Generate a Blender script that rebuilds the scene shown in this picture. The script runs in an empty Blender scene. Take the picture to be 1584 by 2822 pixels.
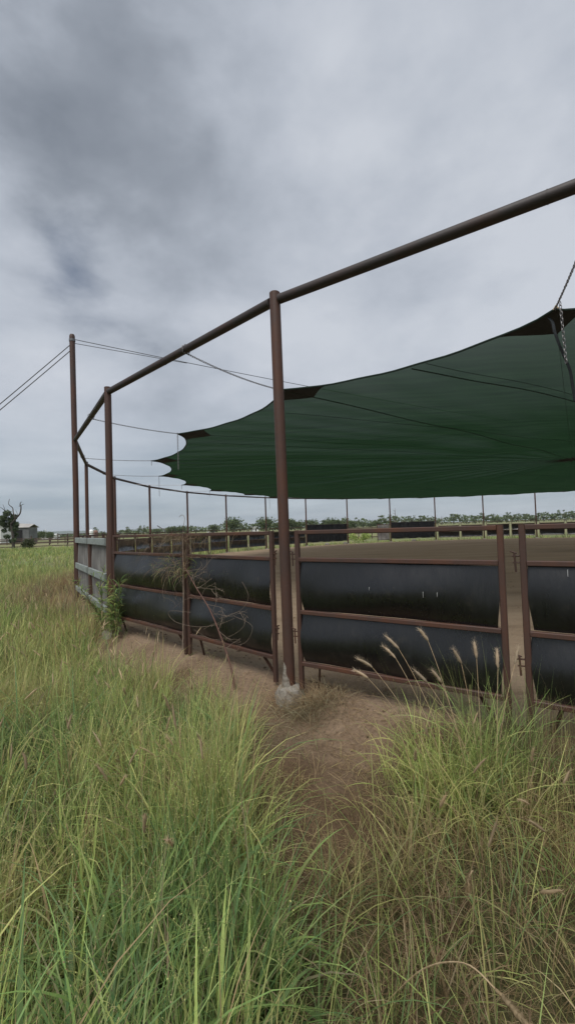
import bpy, math, random
import numpy as np
from mathutils import Vector, Matrix
random.seed(7); rng = np.random.default_rng(11)
S = bpy.context.scene; COL = S.collection
PI = math.pi

# ------------------------------------------------------------------ camera
F, PIT, ROL, HC = 1228.46, .0343433, .0322163, 1.6
c_, s_ = math.cos(PIT), math.sin(PIT)
u0 = Vector((0, -s_, c_)); ex = Vector((1, 0, 0)); fw = Vector((0, c_, s_))
RT = ex*math.cos(ROL) - u0*math.sin(ROL); UP = ex*math.sin(ROL) + u0*math.cos(ROL)
cd = bpy.data.cameras.new('camera'); cam = bpy.data.objects.new('camera', cd); COL.objects.link(cam)
M = Matrix((RT, UP, -fw)).transposed().to_4x4(); M.translation = Vector((0, 0, HC))
cam.matrix_world = M
cd.sensor_fit = 'VERTICAL'; cd.sensor_height = 36; cd.lens = F/2822*36
cd.clip_start = .05; cd.clip_end = 20000
S.camera = cam

CEN = Vector((13.054, 20.296)); R = 20.491; PH = -2.26446702; DT = -.205656275
def post_xy(i):
    if i == 0: return Vector((-.03, 4.55))
    if i == 1: return Vector((-2.93, 7.38))
    a = PH + DT*i
    return CEN + R*Vector((math.cos(a), math.sin(a)))
ZT = 3.955

def ground_z(x, y):
    d = math.hypot(x-CEN.x, y-CEN.y) - 20.35
    t = min(1, max(0, (d-.02)/.6)); t = t*t*(3-2*t)
    return -.22*t - .15*math.exp(-((x+.03)**2+(y-4.32)**2)/.10)*(1-t)
def ground_z_np(x, y):
    d = np.hypot(x-CEN.x, y-CEN.y) - 20.35
    t = np.clip((d-.02)/.6, 0, 1); t = t*t*(3-2*t)
    return -.22*t - .15*np.exp(-((x+.03)**2+(y-4.32)**2)/.10)*(1-t)

# ------------------------------------------------------------------ materials
def new_mat(name):
    m = bpy.data.materials.new(name); m.use_nodes = True
    nt = m.node_tree; b = nt.nodes['Principled BSDF']
    return m, nt, b
def N(nt, t, **k):
    n = nt.nodes.new(t)
    for a, v in k.items():
        if a in n.inputs.keys(): n.inputs[a].default_value = v
        else: setattr(n, a, v)
    return n
def ramp(nt, fac, stops):
    r = nt.nodes.new('ShaderNodeValToRGB'); e = r.color_ramp.elements
    while len(e) < len(stops): e.new(.5)
    for i, (p, c) in enumerate(stops):
        e[i].position = p; e[i].color = (*c, 1) if len(c) == 3 else c
    nt.links.new(fac, r.inputs[0]); return r
def noise_mat(name, c1, c2, scale=8, rough=.7, bump=.2, bscale=None, detail=6, stretch=None, spec=.4, c3=None, dist=.02):
    m, nt, b = new_mat(name); L = nt.links
    tc = N(nt, 'ShaderNodeTexCoord'); mp = N(nt, 'ShaderNodeMapping')
    L.new(tc.outputs['Object'], mp.inputs[0])
    if stretch: mp.inputs['Scale'].default_value = stretch
    n = N(nt, 'ShaderNodeTexNoise', Scale=scale, Detail=detail, Roughness=.6)
    L.new(mp.outputs[0], n.inputs['Vector'])
    st = [(.35, c1), (.65, c2)]
    if c3: st = [(.3, c1), (.52, c2), (.68, c3)]
    r = ramp(nt, n.outputs[0], st); L.new(r.outputs[0], b.inputs['Base Color'])
    n2 = N(nt, 'ShaderNodeTexNoise', Scale=bscale or scale*5, Detail=6)
    L.new(mp.outputs[0], n2.inputs['Vector'])
    bp = N(nt, 'ShaderNodeBump', Strength=bump, Distance=dist)
    L.new(n2.outputs[0], bp.inputs['Height']); L.new(bp.outputs[0], b.inputs['Normal'])
    mr = N(nt, 'ShaderNodeMapRange'); mr.inputs[3].default_value = rough-.12; mr.inputs[4].default_value = rough+.12
    L.new(n2.outputs[0], mr.inputs[0]); L.new(mr.outputs[0], b.inputs['Roughness'])
    b.inputs['Specular IOR Level'].default_value = spec
    return m
MAT = {}
def steel_mat(name, base, rust, dusty, spec=.4):
    m, nt, b = new_mat(name); L = nt.links
    tc = N(nt, 'ShaderNodeTexCoord')
    mp = N(nt, 'ShaderNodeMapping'); mp.inputs['Scale'].default_value = (1, 1, .35); L.new(tc.outputs['Object'], mp.inputs[0])
    n = N(nt, 'ShaderNodeTexNoise', Scale=3.2, Detail=8, Roughness=.65); L.new(mp.outputs[0], n.inputs['Vector'])
    r = ramp(nt, n.outputs[0], [(.3, dusty), (.48, base), (.66, rust)])
    n3 = N(nt, 'ShaderNodeTexNoise', Scale=45, Detail=4); L.new(tc.outputs['Object'], n3.inputs['Vector'])
    sp = ramp(nt, n3.outputs[0], [(.66, (0, 0, 0)), (.74, (1, 1, 1))])
    mx = N(nt, 'ShaderNodeMix', data_type='RGBA'); L.new(sp.outputs[0], mx.inputs[0])
    sc = N(nt, 'ShaderNodeMath', operation='MULTIPLY'); sc.inputs[1].default_value = .35; L.new(sp.outputs[0], sc.inputs[0]); L.new(sc.outputs[0], mx.inputs[0])
    L.new(r.outputs[0], mx.inputs[6]); mx.inputs[7].default_value = (*[min(1, v*2.2) for v in dusty], 1)
    L.new(mx.outputs[2], b.inputs['Base Color'])
    bp = N(nt, 'ShaderNodeBump', Strength=.25, Distance=.004); L.new(n3.outputs[0], bp.inputs['Height']); L.new(bp.outputs[0], b.inputs['Normal'])
    mr = N(nt, 'ShaderNodeMapRange'); mr.inputs[3].default_value = .42; mr.inputs[4].default_value = .75; L.new(n.outputs[0], mr.inputs[0]); L.new(mr.outputs[0], b.inputs['Roughness'])
    b.inputs['Specular IOR Level'].default_value = spec
    return m
MAT['steel'] = steel_mat('red_oxide_steel', (.068, .035, .026), (.095, .038, .020), (.052, .034, .028))
MAT['pipe'] = steel_mat('dark_pipe_steel', (.042, .031, .029), (.052, .028, .023), (.034, .029, .028))
MAT['iron'] = steel_mat('rusty_iron', (.07, .035, .024), (.12, .05, .025), (.04, .03, .026), .3)
MAT['galv'] = noise_mat('galvanised_steel', (.18, .205, .195), (.26, .29, .275), 5, .55, .08, 60, spec=.5, stretch=(1, 1, 3))
MAT['chain'] = noise_mat('chain_metal', (.16, .15, .15), (.26, .25, .25), 30, .45, .1)
MAT['chain'].node_tree.nodes['Principled BSDF'].inputs['Metallic'].default_value = .6
MAT['wire'] = noise_mat('wire_rope', (.10, .10, .11), (.16, .16, .17), 30, .5, .1)
MAT['concrete'] = noise_mat('rough_concrete', (.12, .092, .068), (.25, .228, .195), 9, .9, .7, 30, spec=.2, c3=(.19, .17, .14), dist=.03)
MAT['paleconc'] = noise_mat('pale_concrete', (.20, .18, .15), (.28, .255, .22), 5, .9, .5, 20, spec=.2)

def rubber():
    m, nt, b = new_mat('black_rubber_belt'); L = nt.links
    tc = N(nt, 'ShaderNodeTexCoord')
    mp = N(nt, 'ShaderNodeMapping'); mp.inputs['Scale'].default_value = (7, 7, .9); L.new(tc.outputs['Object'], mp.inputs[0])
    n = N(nt, 'ShaderNodeTexNoise', Scale=2.5, Detail=7, Roughness=.65); L.new(mp.outputs[0], n.inputs['Vector'])
    n2 = N(nt, 'ShaderNodeTexNoise', Scale=1.7, Detail=5); L.new(tc.outputs['Object'], n2.inputs['Vector'])
    ad = N(nt, 'ShaderNodeMath', operation='MULTIPLY'); L.new(n.outputs[0], ad.inputs[0]); L.new(n2.outputs[0], ad.inputs[1])
    r = ramp(nt, ad.outputs[0], [(.14, (.0035, .0035, .0045)), (.3, (.005, .005, .006)), (.46, (.013, .013, .0135))])
    sz_ = N(nt, 'ShaderNodeSeparateXYZ'); L.new(tc.outputs['Object'], sz_.inputs[0])
    n5 = N(nt, 'ShaderNodeTexNoise', Scale=9, Detail=8, Roughness=.7); L.new(tc.outputs['Object'], n5.inputs['Vector'])
    lo = N(nt, 'ShaderNodeMapRange'); L.new(sz_.outputs[2], lo.inputs[0]); lo.inputs[1].default_value = .25; lo.inputs[2].default_value = .55; lo.inputs[3].default_value = .12; lo.inputs[4].default_value = 0
    a5 = N(nt, 'ShaderNodeMath', operation='ADD'); L.new(n5.outputs[0], a5.inputs[0]); L.new(lo.outputs[0], a5.inputs[1])
    r5 = ramp(nt, a5.outputs[0], [(.58, (0, 0, 0)), (.72, (.55, .55, .55))])
    m5 = N(nt, 'ShaderNodeMix', data_type='RGBA'); L.new(r5.outputs[0], m5.inputs[0]); L.new(r.outputs[0], m5.inputs[6]); m5.inputs[7].default_value = (.030, .025, .021, 1)
    L.new(m5.outputs[2], b.inputs['Base Color'])
    mr = N(nt, 'ShaderNodeMapRange'); mr.inputs[1].default_value = .12; mr.inputs[2].default_value = .42; mr.inputs[3].default_value = .24; mr.inputs[4].default_value = .42
    L.new(ad.outputs[0], mr.inputs[0]); L.new(mr.outputs[0], b.inputs['Roughness'])
    bp = N(nt, 'ShaderNodeBump', Strength=.3, Distance=.012); L.new(n.outputs[0], bp.inputs['Height']); L.new(bp.outputs[0], b.inputs['Normal'])
    b.inputs['Specular IOR Level'].default_value = .7
    return m
MAT['rubber'] = rubber()
MAT['belt_edge'] = noise_mat('belt_edge', (.14, .11, .11), (.22, .18, .17), 12, .8, .1)
MAT['greybelt'] = noise_mat('grey_belt', (.09, .082, .078), (.17, .16, .15), 2.2, .8, .25, 40, stretch=(1.5, 1.5, .8), c3=(.25, .24, .225))
MAT['blackcloth'] = noise_mat('black_screen', (.010, .011, .013), (.022, .023, .025), 4, .85, .2, 50, spec=.2)
MAT['stain'] = noise_mat('white_stain', (.28, .28, .28), (.42, .42, .41), 40, .8, .1)
MAT['palepost'] = noise_mat('pale_post', (.15, .125, .085), (.24, .21, .15), 6, .7, .1)

def cloth_mat():
    m = bpy.data.materials.new('green_shade_cloth'); m.use_nodes = True; nt = m.node_tree; L = nt.links
    b = nt.nodes['Principled BSDF']; out = nt.nodes['Material Output']
    uv = N(nt, 'ShaderNodeTexCoord')
    mp = N(nt, 'ShaderNodeMapping'); mp.inputs['Rotation'].default_value = (0, 0, .35); mp.inputs['Scale'].default_value = (.25, 1.9, 1); L.new(uv.outputs['Object'], mp.inputs[0])
    n = N(nt, 'ShaderNodeTexNoise', Scale=2.2, Detail=8, Roughness=.6); L.new(mp.outputs[0], n.inputs['Vector'])
    r = ramp(nt, n.outputs[0], [(.30, (.013, .032, .0165)), (.5, (.020, .046, .024)), (.70, (.030, .061, .033))])
    L.new(r.outputs[0], b.inputs['Base Color']); b.inputs['Roughness'].default_value = .85; b.inputs['Specular IOR Level'].default_value = .2
    bp = N(nt, 'ShaderNodeBump', Strength=.5, Distance=.02); L.new(n.outputs[0], bp.inputs['Height']); L.new(bp.outputs[0], b.inputs['Normal'])
    t = N(nt, 'ShaderNodeBsdfTranslucent'); r2 = ramp(nt, n.outputs[0], [(.30, (.010, .030, .014)), (.5, (.015, .041, .019)), (.70, (.021, .053, .025))]); L.new(r2.outputs[0], t.inputs[0])
    mx = N(nt, 'ShaderNodeMixShader'); mx.inputs[0].default_value = .45; L.new(b.outputs[0], mx.inputs[1]); L.new(t.outputs[0], mx.inputs[2])
    tr = N(nt, 'ShaderNodeBsdfTransparent'); mx2 = N(nt, 'ShaderNodeMixShader'); lw = N(nt, 'ShaderNodeLayerWeight', Blend=.5); fm = N(nt, 'ShaderNodeMapRange'); fm.inputs[1].default_value = .15; fm.inputs[2].default_value = .86; fm.inputs[3].default_value = .26; fm.inputs[4].default_value = 0; L.new(lw.outputs['Facing'], fm.inputs[0]); L.new(fm.outputs[0], mx2.inputs[0])
    L.new(mx.outputs[0], mx2.inputs[1]); L.new(tr.outputs[0], mx2.inputs[2]); L.new(mx2.outputs[0], out.inputs[0])
    return m
MAT['cloth'] = cloth_mat()
MAT['hem'] = noise_mat('dark_hem', (.010, .022, .018), (.018, .035, .026), 20, .8, .1)
MAT['webbing'] = noise_mat('black_webbing', (.008, .010, .013), (.016, .02, .022), 10, .8, .2)

def leaf_mat(name, transl=.35, rough=.55, spec=.3):
    m = bpy.data.materials.new(name); m.use_nodes = True; nt = m.node_tree; L = nt.links
    b = nt.nodes['Principled BSDF']; out = nt.nodes['Material Output']
    a = N(nt, 'ShaderNodeAttribute', attribute_name='Col')
    L.new(a.outputs['Color'], b.inputs['Base Color']); b.inputs['Roughness'].default_value = rough; b.inputs['Specular IOR Level'].default_value = spec
    t = N(nt, 'ShaderNodeBsdfTranslucent'); L.new(a.outputs['Color'], t.inputs[0])
    mx = N(nt, 'ShaderNodeMixShader'); mx.inputs[0].default_value = transl
    L.new(b.outputs[0], mx.inputs[1]); L.new(t.outputs[0], mx.inputs[2]); L.new(mx.outputs[0], out.inputs[0])
    return m
MAT['blade'] = leaf_mat('grass_blade', .45)
MAT['leaf'] = leaf_mat('tree_leaf', .25, .6, .2)
MAT['bark'] = noise_mat('grey_bark', (.09, .075, .06), (.17, .145, .12), 4, .9, .5, 20)
MAT['darkbark'] = noise_mat('dark_bark', (.05, .042, .036), (.09, .078, .065), 4, .9, .5, 20)
MAT['twig'] = noise_mat('dry_twig', (.16, .12, .09), (.28, .22, .17), 12, .9, .3)
MAT['stemred'] = noise_mat('red_brown_stem', (.09, .045, .035), (.15, .08, .06), 12, .8, .3)
MAT['straw'] = noise_mat('straw', (.36, .25, .14), (.55, .42, .26), 25, .8, .2)

def ground_mat():
    m, nt, b = new_mat('ground_soil_and_grass'); L = nt.links
    tc = N(nt, 'ShaderNodeTexCoord'); a = N(nt, 'ShaderNodeAttribute', attribute_name='Col')
    n1 = N(nt, 'ShaderNodeTexNoise', Scale=1.3, Detail=9, Roughness=.65); L.new(tc.outputs['Object'], n1.inputs['Vector'])
    n2 = N(nt, 'ShaderNodeTexNoise', Scale=28, Detail=8, Roughness=.7); L.new(tc.outputs['Object'], n2.inputs['Vector'])
    n4 = N(nt, 'ShaderNodeTexNoise', Scale=.035, Detail=8, Roughness=.6); L.new(tc.outputs['Object'], n4.inputs['Vector'])
    soil = ramp(nt, n1.outputs[0], [(.25, (.145, .10, .066)), (.5, (.22, .158, .108)), (.75, (.285, .21, .148))])
    litter = ramp(nt, n2.outputs[0], [(.30, (.45, .42, .38)), (.5, (1, 1, 1)), (.72, (1.25, 1.2, 1.1))])
    ml = N(nt, 'ShaderNodeMix', data_type='RGBA', blend_type='MULTIPLY'); ml.inputs[0].default_value = .75
    L.new(soil.outputs[0], ml.inputs[6]); L.new(litter.outputs[0], ml.inputs[7])
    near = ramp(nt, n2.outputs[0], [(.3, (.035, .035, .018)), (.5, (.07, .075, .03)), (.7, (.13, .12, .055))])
    field = ramp(nt, n4.outputs[0], [(.3, (.125, .145, .065)), (.45, (.17, .185, .085)), (.6, (.23, .215, .12)), (.75, (.16, .175, .08))])
    sp = N(nt, 'ShaderNodeSeparateColor'); L.new(a.outputs['Color'], sp.inputs[0])
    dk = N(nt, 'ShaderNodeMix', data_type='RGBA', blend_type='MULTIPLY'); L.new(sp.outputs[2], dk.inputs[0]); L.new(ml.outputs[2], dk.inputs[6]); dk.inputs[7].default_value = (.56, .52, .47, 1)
    # r = bare soil share, g = far field share
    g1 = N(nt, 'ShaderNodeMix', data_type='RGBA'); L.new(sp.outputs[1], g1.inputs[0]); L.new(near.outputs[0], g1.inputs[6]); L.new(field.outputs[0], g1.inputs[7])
    g2 = N(nt, 'ShaderNodeMix', data_type='RGBA'); L.new(sp.outputs[0], g2.inputs[0]); L.new(g1.outputs[2], g2.inputs[6]); L.new(dk.outputs[2], g2.inputs[7])
    L.new(g2.outputs[2], b.inputs['Base Color']); b.inputs['Roughness'].default_value = .95; b.inputs['Specular IOR Level'].default_value = .1
    bp = N(nt, 'ShaderNodeBump', Strength=.9, Distance=.03); L.new(n2.outputs[0], bp.inputs['Height']); L.new(bp.outputs[0], b.inputs['Normal'])
    return m
MAT['ground'] = ground_mat()
def sand_mat():
    m, nt, b = new_mat('arena_sand'); L = nt.links
    tc = N(nt, 'ShaderNodeTexCoord'); mp = N(nt, 'ShaderNodeMapping'); mp.inputs['Rotation'].default_value = (0, 0, .25); mp.inputs['Scale'].default_value = (.16, 1, 1); L.new(tc.outputs['Object'], mp.inputs[0])
    n1 = N(nt, 'ShaderNodeTexNoise', Scale=1.1, Detail=9, Roughness=.7); L.new(mp.outputs[0], n1.inputs['Vector'])
    n2 = N(nt, 'ShaderNodeTexNoise', Scale=14, Detail=8, Roughness=.7); L.new(tc.outputs['Object'], n2.inputs['Vector'])
    r = ramp(nt, n1.outputs[0], [(.28, (.15, .108, .070)), (.42, (.27, .20, .135)), (.7, (.36, .275, .19))])
    L.new(r.outputs[0], b.inputs['Base Color']); b.inputs['Roughness'].default_value = .95; b.inputs['Specular IOR Level'].default_value = .1
    ad = N(nt, 'ShaderNodeMath', operation='ADD'); L.new(n1.outputs[0], ad.inputs[0]); L.new(n2.outputs[0], ad.inputs[1])
    bp = N(nt, 'ShaderNodeBump', Strength=1, Distance=.06); L.new(ad.outputs[0], bp.inputs['Height']); L.new(bp.outputs[0], b.inputs['Normal'])
    return m
MAT['sand'] = sand_mat()
MAT['timber'] = noise_mat('brown_timber', (.06, .042, .035), (.10, .07, .055), 6, .85, .3)
MAT['iron_sheet'] = noise_mat('grey_sheet_wall', (.10, .105, .105), (.16, .165, .165), .6, .6, .2, 8)
MAT['roof'] = noise_mat('weathered_roof', (.30, .285, .27), (.40, .385, .36), .5, .6, .2, 8)
MAT['dark'] = noise_mat('dark_interior', (.012, .012, .013), (.02, .02, .02), 3, .9, .1)
MAT['white'] = noise_mat('white_paint', (.68, .68, .66), (.8, .8, .78), 2, .6, .1)
MAT['brick'] = noise_mat('red_brown_tank', (.16, .09, .07), (.24, .14, .11), 1, .8, .2)
MAT['hill'] = noise_mat('hill_bush', (.06, .085, .055), (.10, .12, .075), .01, .95, .3, .05, spec=.1)

# ------------------------------------------------------------------ object helpers
def tag(o, label, cat, group=None, kind=None):
    if label: o['label'] = label
    if cat: o['category'] = cat
    if group: o['group'] = group
    if kind: o['kind'] = kind
    return o
def empty(name, loc, rz=0, label=None, cat=None, group=None):
    o = bpy.data.objects.new(name, None); COL.objects.link(o); o.location = loc; o.rotation_euler = (0, 0, rz)
    o.empty_display_size = .2
    return tag(o, label, cat, group)
class MB:
    def __init__(s): s.v = []; s.f = []; s.c = None
    def add(s, vs, fs):
        k = len(s.v); s.v += [tuple(p) for p in vs]; s.f += [tuple(i+k for i in f) for f in fs]
    def box(s, c, d, rz=0, tilt=None, bev=0):
        hx, hy, hz = d[0]/2, d[1]/2, d[2]/2
        Rm = Matrix.Rotation(rz, 3, 'Z')
        if tilt: Rm = Rm @ Matrix.Rotation(tilt[0], 3, 'X') @ Matrix.Rotation(tilt[1], 3, 'Y')
        vs = [Vector(c) + Rm @ Vector((x*hx, y*hy, z*hz)) for x in (-1, 1) for y in (-1, 1) for z in (-1, 1)]
        s.add(vs, [(0, 1, 3, 2), (4, 6, 7, 5), (0, 4, 5, 1), (2, 3, 7, 6), (0, 2, 6, 4), (1, 5, 7, 3)])
    def beam(s, a, b, w, h, up=(0, 0, 1)):           # chamfered rectangular bar a->b
        a, b = Vector(a), Vector(b); d = (b-a).normalized(); up = Vector(up)
        if abs(d.dot(up)) > .95: up = Vector((0, 1, 0)) if abs(d.z) > .5 else Vector((1, 0, 0))
        sd = d.cross(up).normalized(); u = sd.cross(d)
        k = min(w, h)*.14
        prof = [(-w/2+k, -h/2), (w/2-k, -h/2), (w/2, -h/2+k), (w/2, h/2-k), (w/2-k, h/2), (-w/2+k, h/2), (-w/2, h/2-k), (-w/2, -h/2+k)]
        vs = [p + sd*x + u*y for p in (a, b) for x, y in prof]
        fs = [(i, (i+1) % 8, 8+(i+1) % 8, 8+i) for i in range(8)] + [tuple(range(7, -1, -1)), tuple(range(8, 16))]
        s.add(vs, fs)
    def tube(s, pts, r, n=8, cap=True):
        pts = [Vector(p) for p in pts]; rs = r if isinstance(r, (list, tuple)) else [r]*len(pts)
        vs = []; nrm = None
        for i, p in enumerate(pts):
            d = (pts[min(i+1, len(pts)-1)] - pts[max(i-1, 0)]).normalized()
            if nrm is None:
                nrm = d.orthogonal().normalized()
            else:
                nrm = (nrm - d*nrm.dot(d))
                nrm = nrm.normalized() if nrm.length > 1e-6 else d.orthogonal().normalized()
            b = d.cross(nrm)
            vs += [p + (nrm*math.cos(2*PI*k/n) + b*math.sin(2*PI*k/n))*rs[i] for k in range(n)]
        fs = []
        for i in range(len(pts)-1):
            for k in range(n):
                fs.append((i*n+k, i*n+(k+1) % n, (i+1)*n+(k+1) % n, (i+1)*n+k))
        if cap:
            fs.append(tuple(range(n-1, -1, -1))); fs.append(tuple((len(pts)-1)*n+k for k in range(n)))
        s.add(vs, fs)
    def ring(s, c, ax, up, L, W, r, n=14, m=5):      # chain link, elongated torus
        c = Vector(c); ax = Vector(ax); up = Vector(up)
        nn = ax.cross(up); vs = []; fs = []
        for i in range(n):
            t = 2*PI*i/n; ct, st = math.cos(t), math.sin(t)
            p = c + ax*(math.copysign(abs(ct)**.8, ct)*L) + up*(math.copysign(abs(st)**.8, st)*W)
            o = (ax*ct*W + up*st*L).normalized()
            vs += [p + o*math.cos(2*PI*k/m)*r + nn*math.sin(2*PI*k/m)*r for k in range(m)]
        for i in range(n):
            for k in range(m):
                fs.append((i*m+k, ((i+1) % n)*m+k, ((i+1) % n)*m+(k+1) % m, i*m+(k+1) % m))
        s.add(vs, fs)
    def lathe(s, c, prof, n=20, jit=0):
        c = Vector(c); vs = []; fs = []
        for (r, z) in prof:
            for k in range(n):
                a = 2*PI*k/n; rr = r*(1 + random.uniform(-jit, jit))
                vs.append(c + Vector((rr*math.cos(a), rr*math.sin(a), z + random.uniform(-jit, jit)*.15)))
        for i in range(len(prof)-1):
            for k in range(n): fs.append((i*n+k, i*n+(k+1) % n, (i+1)*n+(k+1) % n, (i+1)*n+k))
        fs.append(tuple(range(n-1, -1, -1))); fs.append(tuple((len(prof)-1)*n+k for k in range(n)))
        s.add(vs, fs)
    def build(s, name, mat, parent=None, smooth=False):
        me = bpy.data.meshes.new(name); me.from_pydata([tuple(v) for v in s.v], [], s.f); me.update()
        me.materials.append(mat)
        if smooth:
            me.shade_smooth()
            if hasattr(me, 'set_sharp_from_angle'): me.set_sharp_from_angle(angle=math.radians(40))
        o = bpy.data.objects.new(name, me); COL.objects.link(o)
        if parent: o.parent = parent
        return o
def np_mesh(name, V, Fq, mat, col=None, parent=None, smooth=False):
    me = bpy.data.meshes.new(name); nv = len(V); nf = len(Fq); k = Fq.shape[1]
    me.vertices.add(nv); me.vertices.foreach_set('co', V.astype(np.float32).ravel())
    me.loops.add(nf*k); me.loops.foreach_set('vertex_index', Fq.astype(np.int32).ravel())
    me.polygons.add(nf); me.polygons.foreach_set('loop_start', np.arange(0, nf*k, k, dtype=np.int32))
    try: me.polygons.foreach_set('loop_total', np.full(nf, k, dtype=np.int32))
    except Exception: pass
    me.update(calc_edges=True)
    if col is not None:
        a = me.color_attributes.new('Col', 'FLOAT_COLOR', 'POINT')
        cc = np.ones((nv, 4), np.float32); cc[:, :3] = col; a.data.foreach_set('color', cc.ravel())
    me.materials.append(mat)
    if smooth: me.shade_smooth()
    o = bpy.data.objects.new(name, me); COL.objects.link(o)
    if parent: o.parent = parent
    return o
def dup(root, loc, rz, label=None, group=None, scale=None):
    r = root.copy(); COL.objects.link(r); r.location = loc; r.rotation_euler = (0, 0, rz)
    if scale: r.scale = scale
    if label: r['label'] = label
    if group: r['group'] = group
    for ch in list(root.children):
        c = ch.copy(); COL.objects.link(c); c.parent = r
        for g in ch.children:
            d = g.copy(); COL.objects.link(d); d.parent = c
    return r
ORD = ['first', 'second', 'third', 'fourth', 'fifth', 'sixth', 'seventh', 'eighth', 'ninth', 'tenth', 'eleventh', 'twelfth', 'thirteenth', 'fourteenth', 'fifteenth', 'sixteenth', 'seventeenth', 'eighteenth']

# ------------------------------------------------------------------ grass regions in plan
def sm(a, b, x):
    t = np.clip((x-a)/(b-a), 0, 1); return t*t*(3-2*t)
def vnoise(x, y, s, seed=0):
    r = np.random.default_rng(seed); T = r.random((64, 64))
    u = x/s + 17.3; v = y/s + 9.1
    i = np.floor(u).astype(int); j = np.floor(v).astype(int); fu = u-i; fv = v-j
    fu = fu*fu*(3-2*fu); fv = fv*fv*(3-2*fv)
    g = lambda a, b: T[a % 64, b % 64]
    return (g(i, j)*(1-fu)+g(i+1, j)*fu)*(1-fv)+(g(i, j+1)*(1-fu)+g(i+1, j+1)*fu)*fv
def fence_d(x, y): return np.hypot(x-CEN.x, y-CEN.y) - 20.35
def left_mask(x, y):
    """dense green stand left of the worn track"""
    edge = -.42 + .42*sm(3.1, 1.4, y) + .12*(vnoise(x, y, .5, 3)-.5)
    m = sm(edge+.10, edge-.12, x)
    return m*sm(.45, 1.15, fence_d(x, y) + .5*(vnoise(x, y, .7, 5)-.5) + .6*sm(-2.5, -3.3, x))
def tuft_mask(x, y):
    return np.exp(-(((x-1.12)/.52)**2 + ((y-3.02)/.38)**2)**1.6)
def right_mask(x, y):
    """thin mixed dry and green grass right of the track"""
    m = sm(.12, .40, x - .30*sm(2.2, 2.8, y) + .38*sm(2.5, 2.0, y) + .2*(vnoise(x, y, .4, 8)-.5))*sm(3.05, 2.4, y - .25*(x-.5))
    m2 = sm(1.25, 1.7, x)*sm(.3, .9, fence_d(x, y))*.75
    return np.maximum(m, m2)
def bare(x, y):
    g = np.clip(left_mask(x, y)*1.15 + tuft_mask(x, y) + .8*right_mask(x, y), 0, 1)
    d = fence_d(x, y); outer = sm(.6, 1.2, d)
    g = np.where((y > 8) | (x < -2.5), outer, g)
    g = np.where((y > 10) & (d > 1.0), 1, g)
    return 1 - g

# ------------------------------------------------------------------ setting
def build_ground():
    rad = np.concatenate([np.linspace(.3, 8, 240), np.geomspace(8.2, 9000, 110)])
    na = 720; ang = np.linspace(0, 2*PI, na, endpoint=False)
    Rr, A = np.meshgrid(rad, ang, indexing='ij')
    X = Rr*np.sin(A); Y = Rr*np.cos(A)
    Z = ground_z_np(X, Y) + np.where(fence_d(X, Y) > .3, (vnoise(X, Y, .35, 2)-.5)*.05*np.clip(1.5-Rr/20, 0, 1), (vnoise(X, Y, .3, 4)-.5)*.006*np.clip(1.5-Rr/20, 0, 1))
    near_ = np.clip(1.3-Rr/9, 0, 1)*(fence_d(X, Y) > -.12)
    Z = Z + near_*((vnoise(X, Y, .09, 51)-.5)*.024 + (vnoise(X, Y, .035, 52)-.5)*.010)
    Z = np.where(fence_d(X, Y) < -.15, -.02, Z)
    V = np.stack([X, Y, Z], -1).reshape(-1, 3); V = np.vstack([V, [[0, 0, -.22]]])
    i = np.arange(len(rad)-1)[:, None]*na; k = np.arange(na)[None, :]; k2 = (k+1) % na
    Fq = np.stack([i+k, i+k2, i+na+k2, i+na+k], -1).reshape(-1, 4)[:, ::-1]
    b = bare(X, Y).ravel(); far = sm(14, 40, Rr).ravel()
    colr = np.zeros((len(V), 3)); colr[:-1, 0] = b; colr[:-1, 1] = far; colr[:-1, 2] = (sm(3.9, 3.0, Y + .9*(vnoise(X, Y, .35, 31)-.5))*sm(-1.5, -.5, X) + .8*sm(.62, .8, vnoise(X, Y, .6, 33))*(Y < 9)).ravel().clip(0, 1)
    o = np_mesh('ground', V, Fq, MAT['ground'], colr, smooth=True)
    tag(o, None, None, kind='structure')
build_ground()
mb = MB(); na = 124; rr = [0, 4, 8, 12, 15, 18, 19.5, 20.2]
for r in rr[1:]:
    mb.v += [(CEN.x+r*math.cos(2*PI*k/na), CEN.y+r*math.sin(2*PI*k/na), .004 if r < 20.2 else -.012) for k in range(na)]
mb.v.append((CEN.x, CEN.y, .004)); ci = len(mb.v)-1
mb.f += [(ci, k, (k+1) % na) for k in range(na)]
for i in range(len(rr)-2): mb.f += [(i*na+k, (i+1)*na+k, (i+1)*na+(k+1) % na, i*na+(k+1) % na) for k in range(na)]
o = mb.build('arena_floor', MAT['sand']); tag(o, None, None, kind='structure')

# far hills
def hill(x0, y0, w, h, seed):
    r = np.random.default_rng(seed); n = 60
    X, Y = np.meshgrid(np.linspace(-1, 1, n), np.linspace(-1, 1, 14), indexing='ij')
    prof = (1-X**2)**1.0*(.65+.35*vnoise(X*3, X*0, .5, seed))
    Z = h*prof*(1-Y**2) - 1
    V = np.stack([x0+X*w, y0+Y*w*.3, Z], -1).reshape(-1, 3)
    i = np.arange(n-1)[:, None]*14; k = np.arange(13)[None, :]
    Fq = np.stack([i+k, i+14+k, i+14+k+1, i+k+1], -1).reshape(-1, 4)
    o = np_mesh('hill', V, Fq, MAT['hill'], smooth=True); tag(o, None, None, kind='structure')
hill(-2500, 5000, 520, 62, 3); hill(-1750, 5400, 520, 50, 5); hill(-3300, 5000, 500, 36, 8)

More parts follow.
